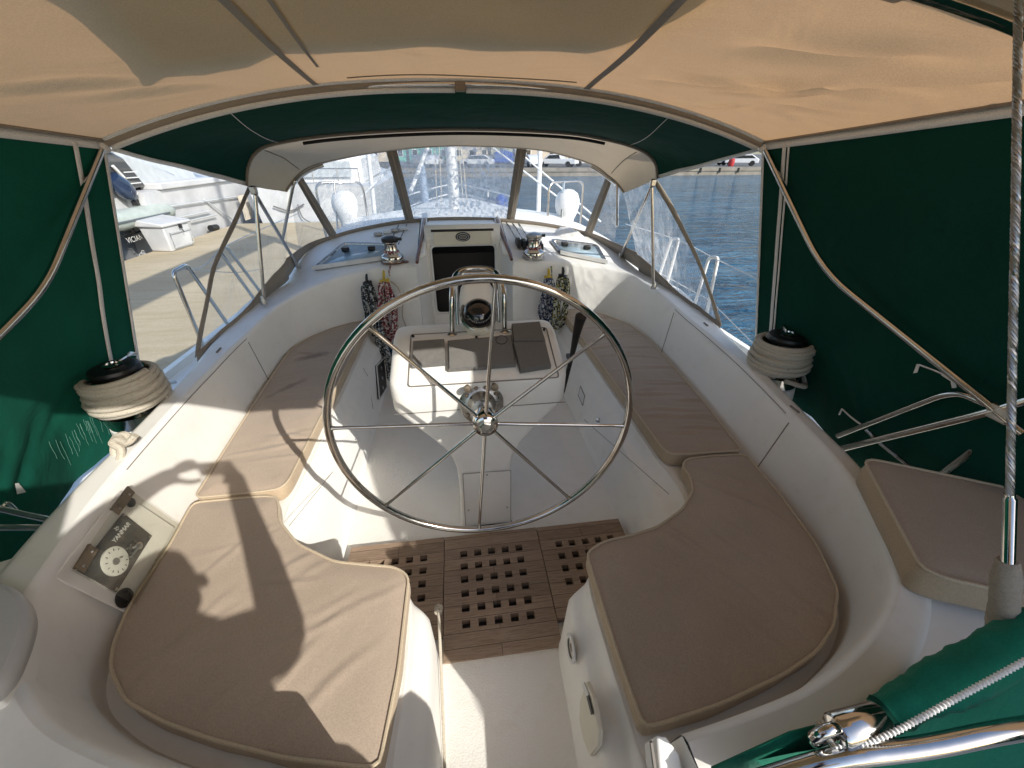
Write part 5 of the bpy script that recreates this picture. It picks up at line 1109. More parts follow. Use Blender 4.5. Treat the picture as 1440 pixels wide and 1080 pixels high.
m = MB(); m.prism([atd(*q, .795) for q in [(915, 1045), (918, 1044), (925, 1090), (921, 1090)]], (0, .005, -.005)); m.build('slot', M['groove'], sd)
# ================================================================== STANCHIONS, LIFELINES, small deck fittings
def stanch(lab, px, s, X, grp=None):
    t = thing('stanchion', lab, 'stanchion', atx(*px[0], X), grp); P = [atx(*q, X) for q in px]; P[0] = P[0]-(P[1]-P[0])*((P[0].z-.45)/(P[1].z-P[0].z)); P[-1] = P[-1]-(P[-2]-P[-1])*((P[-1].z-.45)/(P[-2].z-P[-1].z)); P = fillet(P, .035, 5)
    m = MB(); m.tube(P, .0125, 10); m.build('stanchion_tube', M['steel'] if s < 0 else M['white'], t); return t
stanch('steel hoop stanchion nearest the port winch, standing by the dock', [(291, 500), (243, 383), (262, 372), (330, 470)], -1, -1.78)
stanch('steel hoop stanchion farther forward on the port side, seen past the clear side window', [(350, 410), (308, 352), (318, 346), (362, 405)], -1, -1.78)
stanch('white gate stanchion nearest the starboard curtain, above the water', [(972, 445), (997, 362), (1010, 362), (988, 468)], 1, 1.82)
stanch('white gate stanchion farther forward on the starboard side, above the water', [(930, 380), (944, 336), (955, 336), (938, 400)], 1, 1.82)
def wire(nm, pts, lab, grp=None, r=.003, mat='dullsteel'):
    m = MB(); m.tube(cr(pts, 6), r, 6); tag(m.build(nm, M[mat]), lab, 'lifeline', grp)
wire('lifeline', [atx(250, 380, -1.78), atx(285, 375, -1.78), atx(312, 350, -1.78), atx(350, 330, -1.78), atx(420, 300, -1.78)], 'upper dark lifeline on the port side by the dock', mat='dullsteel')
wire('lifeline', [atx(255, 378, -1.78), atx(330, 383, -1.78), atx(372, 378, -1.78)], 'slack dark lifeline crossing behind the port hoop stanchions', mat='dullsteel')
wire('lifeline', [atx(880, 315, 1.82), atx(952, 337, 1.82), atx(1004, 363, 1.82), atx(1062, 391, 1.82), atx(1120, 425, 1.82)], 'upper white lifeline on the starboard side over the water', mat='white', r=.0035)
wire('lifeline', [atx(930, 385, 1.82), atx(975, 410, 1.82), atx(1000, 425, 1.82), atx(1062, 486, 1.82)], 'lower white lifeline on the starboard side over the water', mat='white', r=.0035)
c = atx(231, 546, -1.72); ct = thing('deck_cleat', 'small steel horn cleat on the port side deck forward of the winch', 'cleat', c)
m = MB(); m.tube([c+V((-.02, -.07, .0)), c+V((0, -.02, .015)), c+V((0, .02, .015)), c+V((.02, .07, .0))], .009, 8); m.build('cleat_horns', M['steel'], ct); m = MB(); m.lathe([(.03, -.30), (.03, -.03), (.02, .02)], c, n=14); m.lathe([(.018, 0), (.022, .015), (.014, .03)], c+V((-.03, .06, -.02)), n=14); m.build('cleat_base', M['dullsteel'], ct)
# ================================================================== THINGS ON DECK SEEN THROUGH THE DODGER
mast = thing('mast', 'white mast of this yacht standing on the cabin top, seen through the middle pane', 'mast', (-.05, 6.2, 1.0))
m = MB(); rows = []
for z in (.95, 3.0, 9.0, 15.0):
    rows.append([V((-.05+.075*math.cos(a), 6.2+.11*math.sin(a), z)) for a in [2*math.pi*k/20 for k in range(20)]])
m.grid(rows, True); m.build('spar', M['whitedull'], mast)
m = MB(); m.lathe([(.15, .0), (.15, .03), (.11, .06)], (-.05, 6.2, 1.0), n=20); m.build('mast_collar', M['dullsteel'], mast)
for dx, dy in ((-.10, -.12), (.07, -.14), (-.14, .0), (.10, -.05)):
    m = MB(); m.tube([V((-.05+dx*1.8, 6.2+dy, 1.02)), V((-.05+dx, 6.2+dy*.8, 3.0)), V((-.05+dx*.8, 6.2+dy*.8, 9))], .007, 6); m.build('halyard', M['ropecream'], mast)
bm_ = thing('boom', 'white boom with furled sail running aft from the mast above the dodger', 'boom', (0, 5.5, 4.6))  # unseen boom and sail, set high so their shadow bands the dock
m = MB(); m.tube([V((-.05, 6.05, 4.55)), V((-.05, -.3, 4.65))], .10, 16); m.build('boom_spar', M['whitedull'], bm_)
m = MB(); m.tube(resamp([V((-.05, 6.0, 4.95)), V((-.05, -.2, 5.0))], 20), [.36+.03*noise.noise(V((i*1.7, 0, 0))) for i in range(20)], 14); m.build('sail_bundle', M['sailcover'], bm_)
for s, lab, d in ((-1, 'white dorade cowl vent on the port cabin top, inside a steel guard hoop', .0), (1, 'white dorade cowl vent on the starboard cabin top, inside a steel guard hoop', 0)):
    x, y = (-1.24, 4.95) if s < 0 else (1.20, 4.75); z0 = .98
    t = thing('cowl_vent', lab, 'vent', (x, y, z0))
    m = MB(); m.lathe([(.075, 0), (.08, .06), (.085, .12), (.115, .18), (.135, .25), (.135, .32), (.11, .385), (.06, .42), (.001, .43)], (x, y, z0), n=28); m.build('cowl', M['white'], t, sharp=80)
    m = MB(); m.lathe([(.10, -.1), (.10, .02), (.085, .03)], (x, y, z0), n=24); m.build('vent_base', M['whitedull'], t)
    h = thing('vent_guard', 'steel guard hoop round the %s cowl vent' % ('port' if s < 0 else 'starboard'), 'guard rail', (x, y, z0))
    m = MB(); m.tube(fillet([V((x-.24, y-.1, z0-.05)), V((x-.24, y-.1, z0+.50)), V((x+.20, y+.1, z0+.50)), V((x+.20, y+.1, z0-.05))], .09, 5), .0125, 10); m.build('hoop', M['steel'], h)
    m = MB(); m.tube([V((x-.1, y-.16, z0-.05)), V((x-.06, y-.03, z0+.50))], .011, 8); m.build('hoop_strut', M['steel'], h)
# shrouds and a spinnaker pole
pl = aty(757, 300, 7.0); m = MB(); m.tube([pl+V((0, 0, -.3)), pl+V((0, 0, 5))], .035, 12); tag(m.build('whisker_pole', M['white']), 'white vertical pole stowed on the foredeck, seen through the right pane', 'pole')
for a, b, Y, l in (((690, 180), (845, 312), 6.0, 'upper white stay crossing the right pane'), ((690, 205), (830, 312), 5.8, 'lower white stay crossing the right pane')):
    m = MB(); m.tube([aty(*a, Y+.3), aty(*b, Y-.6)], .011, 8); tag(m.build('stay', M['white']), l+' diagonally', 'rigging wire')
for a, b, Y, l in (((604, 200), (580, 262), 7.5, 'thick furled stay leaning left of the mast in the middle pane'), ((515, 190), (527, 300), 7.5, 'slim white pole left of the middle pane, standing on the foredeck')):
    m = MB(); A_, B_ = aty(*a, Y), aty(*b, Y); d = B_-A_; m.tube([A_-d*2, B_+d*.12], .035, 10); tag(m.build('pole', M['white']), l, 'pole')
m = MB(); m.tube([aty(560, 225, 7.4), aty(508, 277, 7.4)], .018, 8); tag(m.build('stay', M['white']), 'white stay slanting across the left pane', 'rigging wire')
# bow clutter: low rail, cushions and gear
pr_ = thing('bow_pulpit', 'white bow rail far forward, seen through the middle pane', 'guard rail', (0, 9.5, .7))
m = MB()
for z in (1.05, .85): m.tube(cr([V((-1.0, 8.2, z)), V((-.7, 9.6, z)), V((0, 10.8, z+.05)), V((.7, 9.6, z)), V((1.0, 8.2, z))], 6), .013, 8)
for x, y in ((-1, 8.2), (-.7, 9.6), (.7, 9.6), (1, 8.2)): m.tube([V((x, y, .5)), V((x, y, 1.05))], .013, 8)
m.build('rail', M['white'], pr_)
for i, (px, py, Y, c, l) in enumerate(((690, 287, 8.3, 'navy', 'small dark blue bundle on the foredeck near the right end of the middle pane'), (705, 284, 8.4, 'bluetarp', 'small blue bag on the foredeck at the right end of the middle pane'), (597, 275, 8.2, 'greyboat', 'upright grey blue covered post on the foredeck in the middle pane'))):
    p = aty(px, py, Y); t = MB(); 
    hgt = .5 if i == 2 else .12; t.lathe([(.10 if i < 2 else .06, -.25), (.13 if i < 2 else .075, -.05), (.11 if i < 2 else .07, hgt*.6), (.05, hgt), (.001, hgt+.02)], p, n=14); tag(t.build('covered_gear', M[c]), l, 'deck gear')
# ================================================================== NEIGHBOURING BOATS (port side)
def hull(name, par, cx, y0, y1, hb, zs, zw=-.95, bow=True, mat='white', flare=1.06):
    rows = []; n = 14
    for i in range(n+1):
        t = i/n; y = lerp(y0, y1, t); w = hb*(1 if t < .45 or not bow else math.sqrt(max(.0004, 1-((t-.45)/.55)**2))); z = zs+.35*t*t
        rows.append([V((cx-w*.75, y, zw)), V((cx-w*.97, y, zw+.35)), V((cx-w*flare, y, z-.08)), V((cx-w*flare, y, z)), V((cx-w*.97*flare, y, z+.02)), V((cx, y, z+.10)), V((cx+w*.97*flare, y, z+.02)), V((cx+w*flare, y, z)), V((cx+w*flare, y, z-.08)), V((cx+w*.97, y, zw+.35)), V((cx+w*.75, y, zw))])
    m = MB(); m.grid(rows); m.f.append(tuple(range(11))); m.f.append(tuple(range(len(m.v)-11, len(m.v)))); return m.build(name, M[mat], par, sharp=35)
mb = thing('motor_yacht', 'large white motor yacht with black saloon windows lying along the far edge of the dock', 'yacht', (-10, 14, 0))
hull('hull', mb, -9.9, 11.7, 22, 2.3, .92, mat='boatwhite')
m = MB(); m.box((-9.75, 11.3, .55), (3.7, 1.6, .86)); m.build('stern_platform', M['boatwhite'], mb, bevel=.05)
m = MB(); m.prism([(-7.80, 12.4, .95), (-7.80, 13.9, .95), (-7.80, 13.9, 1.25), (-7.80, 11.9, 1.85)], (-3.6, 0, 0)); m.build('cockpit_side', M['greyfrp'], mb, bevel=.08)
m = MB(); m.prism([(-7.72, 10.7, .98), (-7.72, 12.35, 1.02), (-7.72, 11.95, 1.66), (-7.72, 11.6, 1.80), (-7.72, 10.6, 2.0)], (-3.9, 0, 0)); m.build('saloon_glass', M['darkglass'], mb, bevel=.04)
m = MB()
for z in (1.12, 1.24, 1.36): m.box((-7.70, 11.95, z), (.03, .42, .022))
m.tube([V((-7.69, 11.45, 1.5)), V((-7.69, 11.65, 1.25))], .035, 6); m.build('boarding_ladder', M['whitedull'], mb)
m = MB(); m.prism([(-7.9, 12.45, 1.0), (-7.9, 15.2, 1.0), (-8.1, 15.1, 1.55), (-8.1, 12.3, 1.9)], (-3.4, 0, 0)); m.build('deckhouse', M['greyfrp'], mb, bevel=.06)
m = MB(); m.box((-7.62, 14.4, 1.02), (.5, 4.2, .16)); m.build('bulwark', M['boatwhite'], mb, bevel=.03)
m = MB()
for a, b in (((-7.44, 12.0, .55), (-7.44, 16.6, .45)), ((-7.46, 12.0, .25), (-7.46, 14.3, .22)), ((-7.46, 14.2, .55), (-7.46, 15.8, -.35)), ((-7.46, 13.2, .1), (-7.46, 14.6, .08))): m.tube([V(a), V(b)], .022, 6)
m.build('hull_lines', M['greyfrp'], mb)
m = MB(); m.tube([V((-7.40, 13.9, -.22)), V((-7.40, 14.25, -.24))], .09, 10); m.build('hawse_port', M['black'], mb)
m = MB()
for z in (1.45, 1.75): m.tube([V((-7.5, 15.2, z)), V((-7.5, 18.4, z+.05))], .016, 6)
for y in (15.2, 16.3, 17.4, 18.4): m.tube([V((-7.5, y, .95)), V((-7.5, y, 1.8))], .016, 6)
m.build('side_rail', M['dullsteel'], mb)
m = MB(); m.lathe([(.5, -.3), (.55, 0), (.35, .25), (.05, .4)], (-8.1, 17.6, 1.6), (0, .6, 1), 14); m.build('covered_winch', M['greyfrp'], mb); m = MB(); m.lathe([(.28, 0), (.28, .2), (.1, .22)], (-7.6, 17.9, 1.45), (.6, -1, 0), 18); m.build('radar_dome', M['black'], mb)
m = MB()
for i in range(6): m.tube(cr([V((-7.3, 16.0+.09*i, .5)), V((-7.28, 16.02+.09*i, .1)), V((-7.3, 16.05+.09*i, -.28)), V((-7.25, 16.12+.09*i, .0)), V((-7.3, 16.1+.09*i, .5))], 4), .022, 5)
o = m.build('mooring_line_coils', M['ropecream']); tag(o, 'coils of pale mooring rope hung over the white yacht\'s side at the dock edge', 'rope')
sb = thing('slate_boat', 'slate blue hulled boat at the far left, its name in white on the side', 'boat', (-9, 9, -.3))
hull('hull', sb, -9.45, 5.0, 13.2, 1.78, .22, mat='hullgrey')
hn = V((-7.58, 10.9, .02)); text('hull_lettering', 'VICIANN', (-7.555, 11.0, .0), (0, 1, 0), (0, 0, 1), .17, M['paleprint'], sb)
m = MB(); m.box((-9.4, 9.0, .45), (2.6, 5, .5)); m.build('deck', M['white'], sb, bevel=.06); m = MB(); m.tube([V((-7.54, 6, .1)), V((-7.54, 11.4, .13))], .02, 6); m.build('rub_line', M['black'], sb)
di = thing('inflatable_dinghy', 'pale green grey inflatable dinghy tube hanging in front of the slate boat', 'dinghy', (-7.7, 10.5, .45))
m = MB(); P = [V((-7.55, y, .44)) for y in (8.0, 9.2, 10.4, 11.6, 12.2, 12.5, 12.66, 12.72)]; m.tube(P, [.21, .21, .21, .21, .205, .17, .10, .02], 18); m.build('side_tube', M['rib'], di, sharp=60)
m = MB(); m.tube([p+V((.208, 0, -.02)) for p in P[:5]], .025, 8); m.build('rub_strake', M['ribstripe'], di)
m = MB(); m.tube([V((-8.6, y, .46)) for y in (8.0, 10, 12.2, 12.6)], [.2, .2, .2, .03], 16); m.box((-8.1, 10.2, .38), (1.0, 4.2, .08)); m.build('far_tube_and_floor', M['rib'], di, sharp=60)
m = MB()
for y in (9.3, 11.2): m.tube(fillet([V((-8.9, y, .55)), V((-8.6, y, 1.2)), V((-8.0, y, 1.25)), V((-7.95, y, .62))], .2, 4), .025, 8)
tag(m.build('davit_arms', M['dullsteel']), 'steel davit arms holding the dinghy over the slate boat', 'davit')
m = MB(); m.tube([atx(184, 318, -7.5), atx(191, 326, -7.5)], .02, 6); m.tube([atx(168, 322, -7.5), atx(183, 316, -7.5)], .016, 6); m.build('fender_strap', M['black'], sb)
ob_ = thing('outboard_motor', 'dark blue outboard motor tilted up above the dinghy by the dark windows', 'outboard', (-7.7, 11, .9))
Rm = V((0, .55, -.84)).to_track_quat('Z', 'Y').to_matrix(); m = MB(); c = atx(174, 266, -7.7); ax = V((0.05, .50, -.62)); m.lathe([(.04, -.36), (.16, -.33), (.21, -.12), (.20, .08), (.13, .24), (.07, .30)], c, ax, 18); m.build('cowl', M['navy'], ob_, sharp=60)
m = MB(); e = c+ax.normalized()*.28; m.tube([e, e+ax.normalized()*.3], [.07, .05], 8); m.box(e+V((0, .05, -.08)), (.12, .22, .14)); m.build('leg', M['black'], ob_)
m = MB(); m.box(c+V((.17, -.02, -.03)), (.03, .10, .06)); m.box(c+V((.16, .10, -.1)), (.03, .06, .05)); m.build('cowl_badge', M['paleprint'], ob_)
db = thing('dock_box', 'white fibreglass dock storage box with a sloping lid on the far side of the dock', 'dock box', (-7, 11, -.3))
C0, C1, C2 = atz(243, 355, -.3), atz(277, 344.5, -.3), atz(219, 354.5, -.3); fx = (C1-C0); fy = (C2-C0); fy.z = 0; fy = fy.normalized()*.62
m = MB(); hz_ = V((0, 0, .55)); i_ = .05
ex_ = fx.normalized()*i_; ey_ = fy.normalized()*i_
m.add([C0+ex_+ey_, C1-ex_+ey_, C1-ex_+fy-ey_, C0+ex_+fy-ey_, C0+hz_, C1+hz_, C1+fy+hz_, C0+fy+hz_], [(0, 3, 2, 1), (4, 5, 6, 7), (0, 1, 5, 4), (1, 2, 6, 5), (2, 3, 7, 6), (3, 0, 4, 7)]); m.build('box_body', M['boatwhite'], db, bevel=.03)
m = MB(); o_ = V((0, 0, .555)); m.add([C0+o_-ex_-ey_, C1+o_+ex_-ey_, C1+o_+fy+ex_+ey_, C0+o_+fy-ex_+ey_, C0+o_+V((0, 0, .07))-ex_-ey_, C1+o_+V((0, 0, .07))+ex_-ey_, C1+o_+fy+V((0, 0, .17))+ex_+ey_, C0+o_+fy+V((0, 0, .17))-ex_+ey_], [(0, 3, 2, 1), (4, 5, 6, 7), (0, 1, 5, 4), (1, 2, 6, 5), (2, 3, 7, 6), (3, 0, 4, 7)]); m.build('lid', M['boatwhite'], db, bevel=.03)
fn = fx.cross(V((0, 0, 1))).normalized(); 
if fn.dot(CAM-C0) < 0: fn = -fn
m = MB(); pq = [C0+fx*a+V((0, 0, b))+fn*(.02+b*.06) for a, b in ((.12, .10), (.88, .10), (.9, .42), (.1, .42))]; m.tube(pq, .012, 6, True); m.build('front_panel', M['greyfrp'], db)
m = MB(); p = C0+fx*.55+V((0, 0, .52))+fn*.06; m.box(p, (.05, .06, .09)); m.tube([p, p+V((.03, .01, -.14))], .01, 5); m.build('latch', M['black'], db)
wb = thing('white_cruiser', 'big white cruiser moored beyond the dock end, its stern seen through the left dodger windows', 'yacht', (-4.5, 18, 0))
hull('hull', wb, -4.75, 15.7, 26, 1.9, .75, mat='boatwhite')
m = MB(); m.prism([(-6.2, 17.0, .75), (-6.2, 22, .95), (-6.2, 21.2, 1.75), (-6.2, 17.2, 1.70)], (2.9, 0, 0)); m.build('deckhouse', M['white'], wb, bevel=.12)
m = MB(); m.box((-4.75, 16.94, 1.25), (2.2, .02, .5)); m.build('aft_window', M['greyfrp'], wb)
m = MB()
for x in (-6.3, -5.5, -4.7, -3.9, -3.2): m.tube([V((x, 15.9, .75)), V((x, 15.9, 1.3))], .018, 6)
m.tube([V((-6.3, 15.9, 1.3)), V((-3.2, 15.9, 1.3))], .018, 6); m.build('stern_rail', M['dullsteel'], wb)
m = MB(); m.tube(cr([V((-6.1, 15.6, .2)), V((-5.6, 15.6, .05)), V((-5.1, 15.6, .25))], 6), .025, 6); m.tube(cr([V((-5.3, 15.58, .25)), V((-5.25, 15.58, -.15)), V((-5.0, 15.58, -.35))], 6), .02, 6); m.build('stern_lines', M['greycover'], wb)
m = MB(); m.box((-4.75, 15.60, -.32), (3.4, .06, .05)); m.build('stern_strake', M['greyfrp'], wb)
for i, (px, y, lab) in enumerate(((519, 20, 'white capped mooring piling seen through the left dodger pane'), )):
    p = aty(px, 268, y); t = thing('mooring_piling', lab, 'piling', (p.x, p.y, WZ)); m = MB(); m.lathe([(.17, -1), (.16, p.z-WZ)], (p.x, p.y, WZ), n=14); m.build('post', M['whitedull'], t); m = MB(); m.lathe([(.22, 0), (.22, .08), (.02, .34)], (p.x, p.y, p.z), n=14); m.build('cap', M['white'], t)
# ================================================================== FAR QUAY, CARS, TREES, BUILDINGS
QY = 57.0; QZ = .12
m = MB(); m.grid([[V((x, QY+dy, z)) for x in range(-160, 321, 20)] for dy, z in ((0, -2.5), (0, QZ-.45), (-.12, QZ-.45), (-.12, QZ), (.6, QZ))]); o = m.build('quay_wall', M['quay'], smooth=False); o['kind'] = 'structure'
sheet('parking_lot', -400, 700, QY+.6, 700, QZ-.004, M['asphalt'])
def tyre_row():
    for i, px in enumerate((985, 1012, 1038)):
        p = aty(px, 242, QY-.2); m = MB(); m.box((p.x, QY-.2, -.25), (.18, .12, .6)); tag(m.build('quay_fender', M['tyre']), 'dark vertical fender timber on the far quay wall, in the starboard opening', 'fender', 'fenders on the far quay wall')
tyre_row()
def car(px, Y, rot, mat, lab, pickup=False):
    b = aty(px, 236, Y); t = thing('parked_car', lab, 'car', (0, 0, 0), 'cars parked along the far quay'); ROOT[t.name] = V((0, 0, 0))
    L, W = (5.6, 2.0) if pickup else (4.5, 1.8)
    side_ = [(-.5, .35), (.5, .35), (.5, .75), (.47, .9), (.28, .98), (.16, 1.50), (-.10, 1.55), (-.16, 1.02), (-.5, 1.0)] if pickup else [(-.5, .35), (.5, .35), (.5, .7), (.47, .85), (.27, .95), (.14, 1.42), (-.28, 1.46), (-.45, 1.0), (-.5, .9)]
    m = MB(); m.prism([V((x*L, -W/2, z)) for x, z in side_], (0, W, 0)); m.build('body', mat, t, bevel=.08)
    wn = [(.25, .98), (.145, 1.40), (-.09, 1.45), (-.12, 1.0)] if pickup else [(.24, .96), (.13, 1.34), (-.26, 1.38), (-.40, 1.0)]
    m = MB(); m.prism([V((x*L, -W/2-.012, z)) for x, z in wn], (0, W+.024, 0)); m.build('side_windows', M['darkglass'], t)
    m = MB(); m.prism([V((.285*L, y, 1.0)) for y in (-.8, .8)]+[V((.175*L, y, 1.44)) for y in (.7, -.7)], (.03, 0, .01)); m.build('windscreen', M['darkglass'], t)
    for x in (-.32, .33):
        for s in (-1, 1): m = MB(); m.lathe([(.15, -.1), (.34, -.1), (.36, 0), (.34, .1), (.15, .1)], (x*L, s*(W/2-.08), .36), (0, 1, 0), 18); m.build('wheel', M['tyre'], t)
    for s in (-1, 1): m = MB(); m.box((.5*L+.01, s*W*.36, .72), (.03, .3, .14)); m.build('headlight', M['paleprint'], t)
    t.location = (b.x, Y, QZ); t.rotation_euler = (0, 0, rot)
car(783, 61, math.radians(150), M['carwhite'], 'white pickup truck on the far quay, right of the white pole in the right pane', True)
car(746, 61.5, math.radians(100), M['carwhite'], 'white car on the far quay, between the right mullion and the white pole')
car(828, 63, math.radians(170), M['carwhite'], 'white car on the far quay at the right end of the right pane')
car(672, 61, math.radians(160), M['carwhite'], 'white car on the far quay just right of the mast in the middle pane')
car(612, 62, math.radians(80), M['carwhite'], 'white car on the far quay left of the mast in the middle pane')
car(590, 64, math.radians(95), M['cargrey'], 'grey car on the far quay near the left end of the middle pane')
car(480, 63, math.radians(80), M['cargrey'], 'grey car on the far quay seen through the left pane')
car(1040, 63, math.radians(150), M['carwhite'], 'white car on the far quay in the starboard opening near the green curtain')
car(1000, 66, math.radians(170), M['carwhite'], 'white car half hidden behind the connector canvas, starboard opening')
p = aty(1028, 231, 60.5); m = MB(); m.lathe([(.35, -.1), (.42, .3), (.38, .8), (.2, .95)], (p.x, 60.5, QZ+.1), n=14); tag(m.build('red_barrel', M['red']), 'small red barrel on the far quay in the starboard opening', 'barrel')
p = aty(708, 236, 61.5); bt = thing('covered_trailer', 'bright blue tarpaulin over a trailer on the far quay, right side of the middle pane', 'trailer', (p.x, 61.5, QZ)); m = MB(); m.prism([V((p.x-1.3, 60.6, QZ+.5)), V((p.x+1.3, 60.6, QZ+.5)), V((p.x+1.2, 60.6, QZ+1.7)), V((p.x, 60.6, QZ+2.0)), V((p.x-1.2, 60.6, QZ+1.7))], (0, 2.2, 0)); m.build('tarpaulin', M['bluetarp'], bt, bevel=.1)
for s in (-1, 1): m = MB(); m.lathe([(.1, -.1), (.34, -.1), (.34, .1), (.1, .1)], (p.x+s*.9, 60.7, QZ+.34), (1, 0, 0), 14); m.build('wheel', M['tyre'], bt)
def tree(px, Y, h, r, lab, seed, mat='leaf'):
    R_ = random.Random(seed); b = aty(px, 236, Y); t = thing('quay_tree', lab, 'tree', (b.x, Y, QZ)); c0 = V((b.x, Y, QZ))
    m = MB(); m.tube([c0, c0+V((.1, 0, h*.3)), c0+V((-.1, .1, h*.6)), c0+V((0, 0, h*.85))], [.28, .22, .15, .05], 8)
    for k in range(6):
        a = R_.random()*6.28; q = c0+V((0, 0, h*(.3+.07*k))); m.tube([q, q+V((math.cos(a), math.sin(a), .7))*r*.55], [.10, .03], 6)
    m.build('trunk', M['bark'], t)
    m = MB(); cl_ = [(c0+V((R_.gauss(0, r*.45), R_.gauss(0, r*.45), h*(.55+.45*R_.random()))), r*R_.uniform(.25, .45)) for _ in range(16)]
    for _ in range(1500):
        q, rad = R_.choice(cl_); d = V((R_.gauss(0, 1), R_.gauss(0, 1), R_.gauss(0, 1))).normalized()*rad*R_.random()**.4; n = V((R_.gauss(0, 1), R_.gauss(0, 1), R_.gauss(.6, 1))).normalized(); u = n.orthogonal().normalized()*R_.uniform(.12, .24); v = n.cross(u); p = q+d; m.add([p-u-v, p+u-v*.4, p+u*.6+v], [(0, 1, 2)])
    m.build('crown', M[mat], t, smooth=False)
def palm(px, Y, h, lab, seed):
    R_ = random.Random(seed); b = aty(px, 236, Y); c0 = V((b.x, Y, QZ)); t = thing('palm_tree', lab, 'tree', c0)
    m = MB(); m.tube([c0, c0+V((.1, 0, h*.5)), c0+V((0, 0, h))], [.30, .24, .26], 10); m.build('trunk', M['bark'], t)
    m = MB()
    for k in range(38):
        a = R_.random()*6.28; el = R_.uniform(-.7, 1.3); L_ = R_.uniform(1.6, 2.3); d = V((math.cos(a)*math.cos(el), math.sin(a)*math.cos(el), math.sin(el))); pts = [c0+V((0, 0, h))+d*L_*f+V((0, 0, -.9*f*f)) for f in (0, .25, .5, .75, 1)]; sd = d.cross(V((0, 0, 1))).normalized()
        for i in range(4):
            for g in (0, .33, .66):
                p = pts[i].lerp(pts[i+1], g)
                for s in (-1, 1): m.add([p, p+sd*s*.42+V((0, 0, -.28))+d*.15, p+d*.10], [(0, 1, 2)])
    m.build('crown', M['palm'], t, smooth=False)
palm(688, 70, 3.2, 'yellowish palm tree behind the blue trailer on the far quay', 3)
palm(705, 78, 4.0, 'taller palm tree farther back, right of the yellowish palm', 4)
for i, (px, Y, h, r, l) in enumerate(((575, 84, 8, 4, 'leftmost'), (628, 82, 8, 4, 'second from left, left of the mast'), (668, 92, 9, 4.5, 'just right of the mast'), (722, 84, 7, 4, 'behind the right mullion'), (760, 80, 7, 4, 'behind the white pole'), (800, 92, 9, 5, 'above the white pickup'), (845, 88, 8, 4.5, 'right end of the right pane'), (500, 84, 8, 5, 'seen through the left pane'), (455, 80, 8, 5, 'far left in the left pane'))):
    tree(px, Y, h, r, 'dark green tree behind the far quay, '+l, 20+i)
def bld(px, Y, wd, h, mat, lab, win=4):
    b = aty(px, 230, Y); t = thing('quay_building', lab, 'building', (b.x, Y, QZ)); c = V((b.x, Y, QZ))
    m = MB(); m.box(c+V((0, 4, h/2)), (wd, 8, h)); m.build('wall', M[mat], t)
    m = MB(); m.prism([c+V((-wd/2-.4, -.4, h)), c+V((wd/2+.4, -.4, h)), c+V((wd/2-1, 4, h+1.8)), c+V((-wd/2+1, 4, h+1.8))], (0, 4, 0)); m.build('roof', M['roofred'], t)
    for i in range(win):
        for k in range(int(h//3)):
            x = -wd/2+wd*(i+.5)/win; f = MB(); f.box(c+V((x, -.04, 1.7+3*k)), (1.2, .1, 1.4)); w_ = f.build('window', M['white'], t); g = MB(); g.box(c+V((x, -.10, 1.7+3*k)), (.95, .04, 1.15)); g.build('pane', M['darkglass'], w_)
bld(585, 105, 16, 7, 'aqua', 'aqua green building behind the far quay, left end of the middle pane', 5)
bld(655, 110, 12, 7, 'stucco', 'pale stucco building behind the far quay, right of the mast', 4)
bld(775, 108, 14, 7, 'stucco', 'cream building behind the far quay, above the white pickup', 5)
bld(850, 112, 14, 6, 'pinkwall', 'coral building behind the far quay, right end of the right pane', 5)
bld(500, 104, 18, 7, 'stucco', 'pale building behind the far quay, seen through the left pane', 6)
# ================================================================== PHOTOGRAPHER (sits on the helm seat and casts the shadow on the port cushion)
hs = thing('helm_bench', 'white helm seat bridging the walkway behind the camera, under the seated photographer', 'boat seat', (.05, -.55, .0))
m = MB(); m.box((.05, -.62, .745), (.64, .42, .06)); m.build('seat_board', M['gel'], hs, bevel=.02)
for s_ in (-1, 1): m = MB(); m.box((.05+s_*.24, -.66, .37), (.05, .30, .69)); m.build('seat_support', M['gel'], hs, bevel=.01)
ph = thing('person', 'person seated at the stern in a dark shirt, holding up a phone', 'person', (.08, -.52, .78))
bmv = []; bme = []; brad = []
def chain(pts, rads, start=None):
    prev = start
    for p, r in zip(pts, rads):
        bmv.append(V(p)); brad.append(r); i = len(bmv)-1
        if prev is not None: bme.append((prev, i))
        prev = i
    return prev
pel = chain([(.08, -.56, .90)], [.14]); sp = chain([(.07, -.53, 1.05), (.05, -.49, 1.20), (.03, -.45, 1.34)], [.13, .14, .13], pel); nk = chain([(.0, -.41, 1.43), (-.035, -.365, 1.48), (-.06, -.335, 1.53), (-.065, -.33, 1.57)], [.055, .085, .098, .07], sp)
rh = V((.145, -.065, 1.725)); lh = V((-.105, -.095, 1.79))
ra_ = chain([(.13, -.42, 1.41), (.222, -.335, 1.375), (.19, -.20, 1.53), tuple(rh)], [.072, .060, .050, .036], sp)
la_ = chain([(-.12, -.44, 1.33), (-.37, -.26, 1.60), (-.27, -.15, 1.70), tuple(lh)], [.070, .056, .046, .034], sp)
pm = chain([tuple(lh+V((.035, .015, .01)))], [.034], la_)
for k in range(4): b0 = lh+V((.045, .02, .035-.008*k)); chain([tuple(b0), tuple(b0+V((.045, .015, .022-.006*k))), tuple(b0+V((.085, .02, .018-.004*k)))], [.0105, .0095, .008], pm)
chain([tuple(lh+V((.04, .02, -.03))), tuple(lh+V((.075, .03, -.055))), tuple(lh+V((.12, .035, -.05)))], [.012, .011, .009], pm)
pm = chain([tuple(rh+V((-.01, .01, .035)))], [.036], ra_)
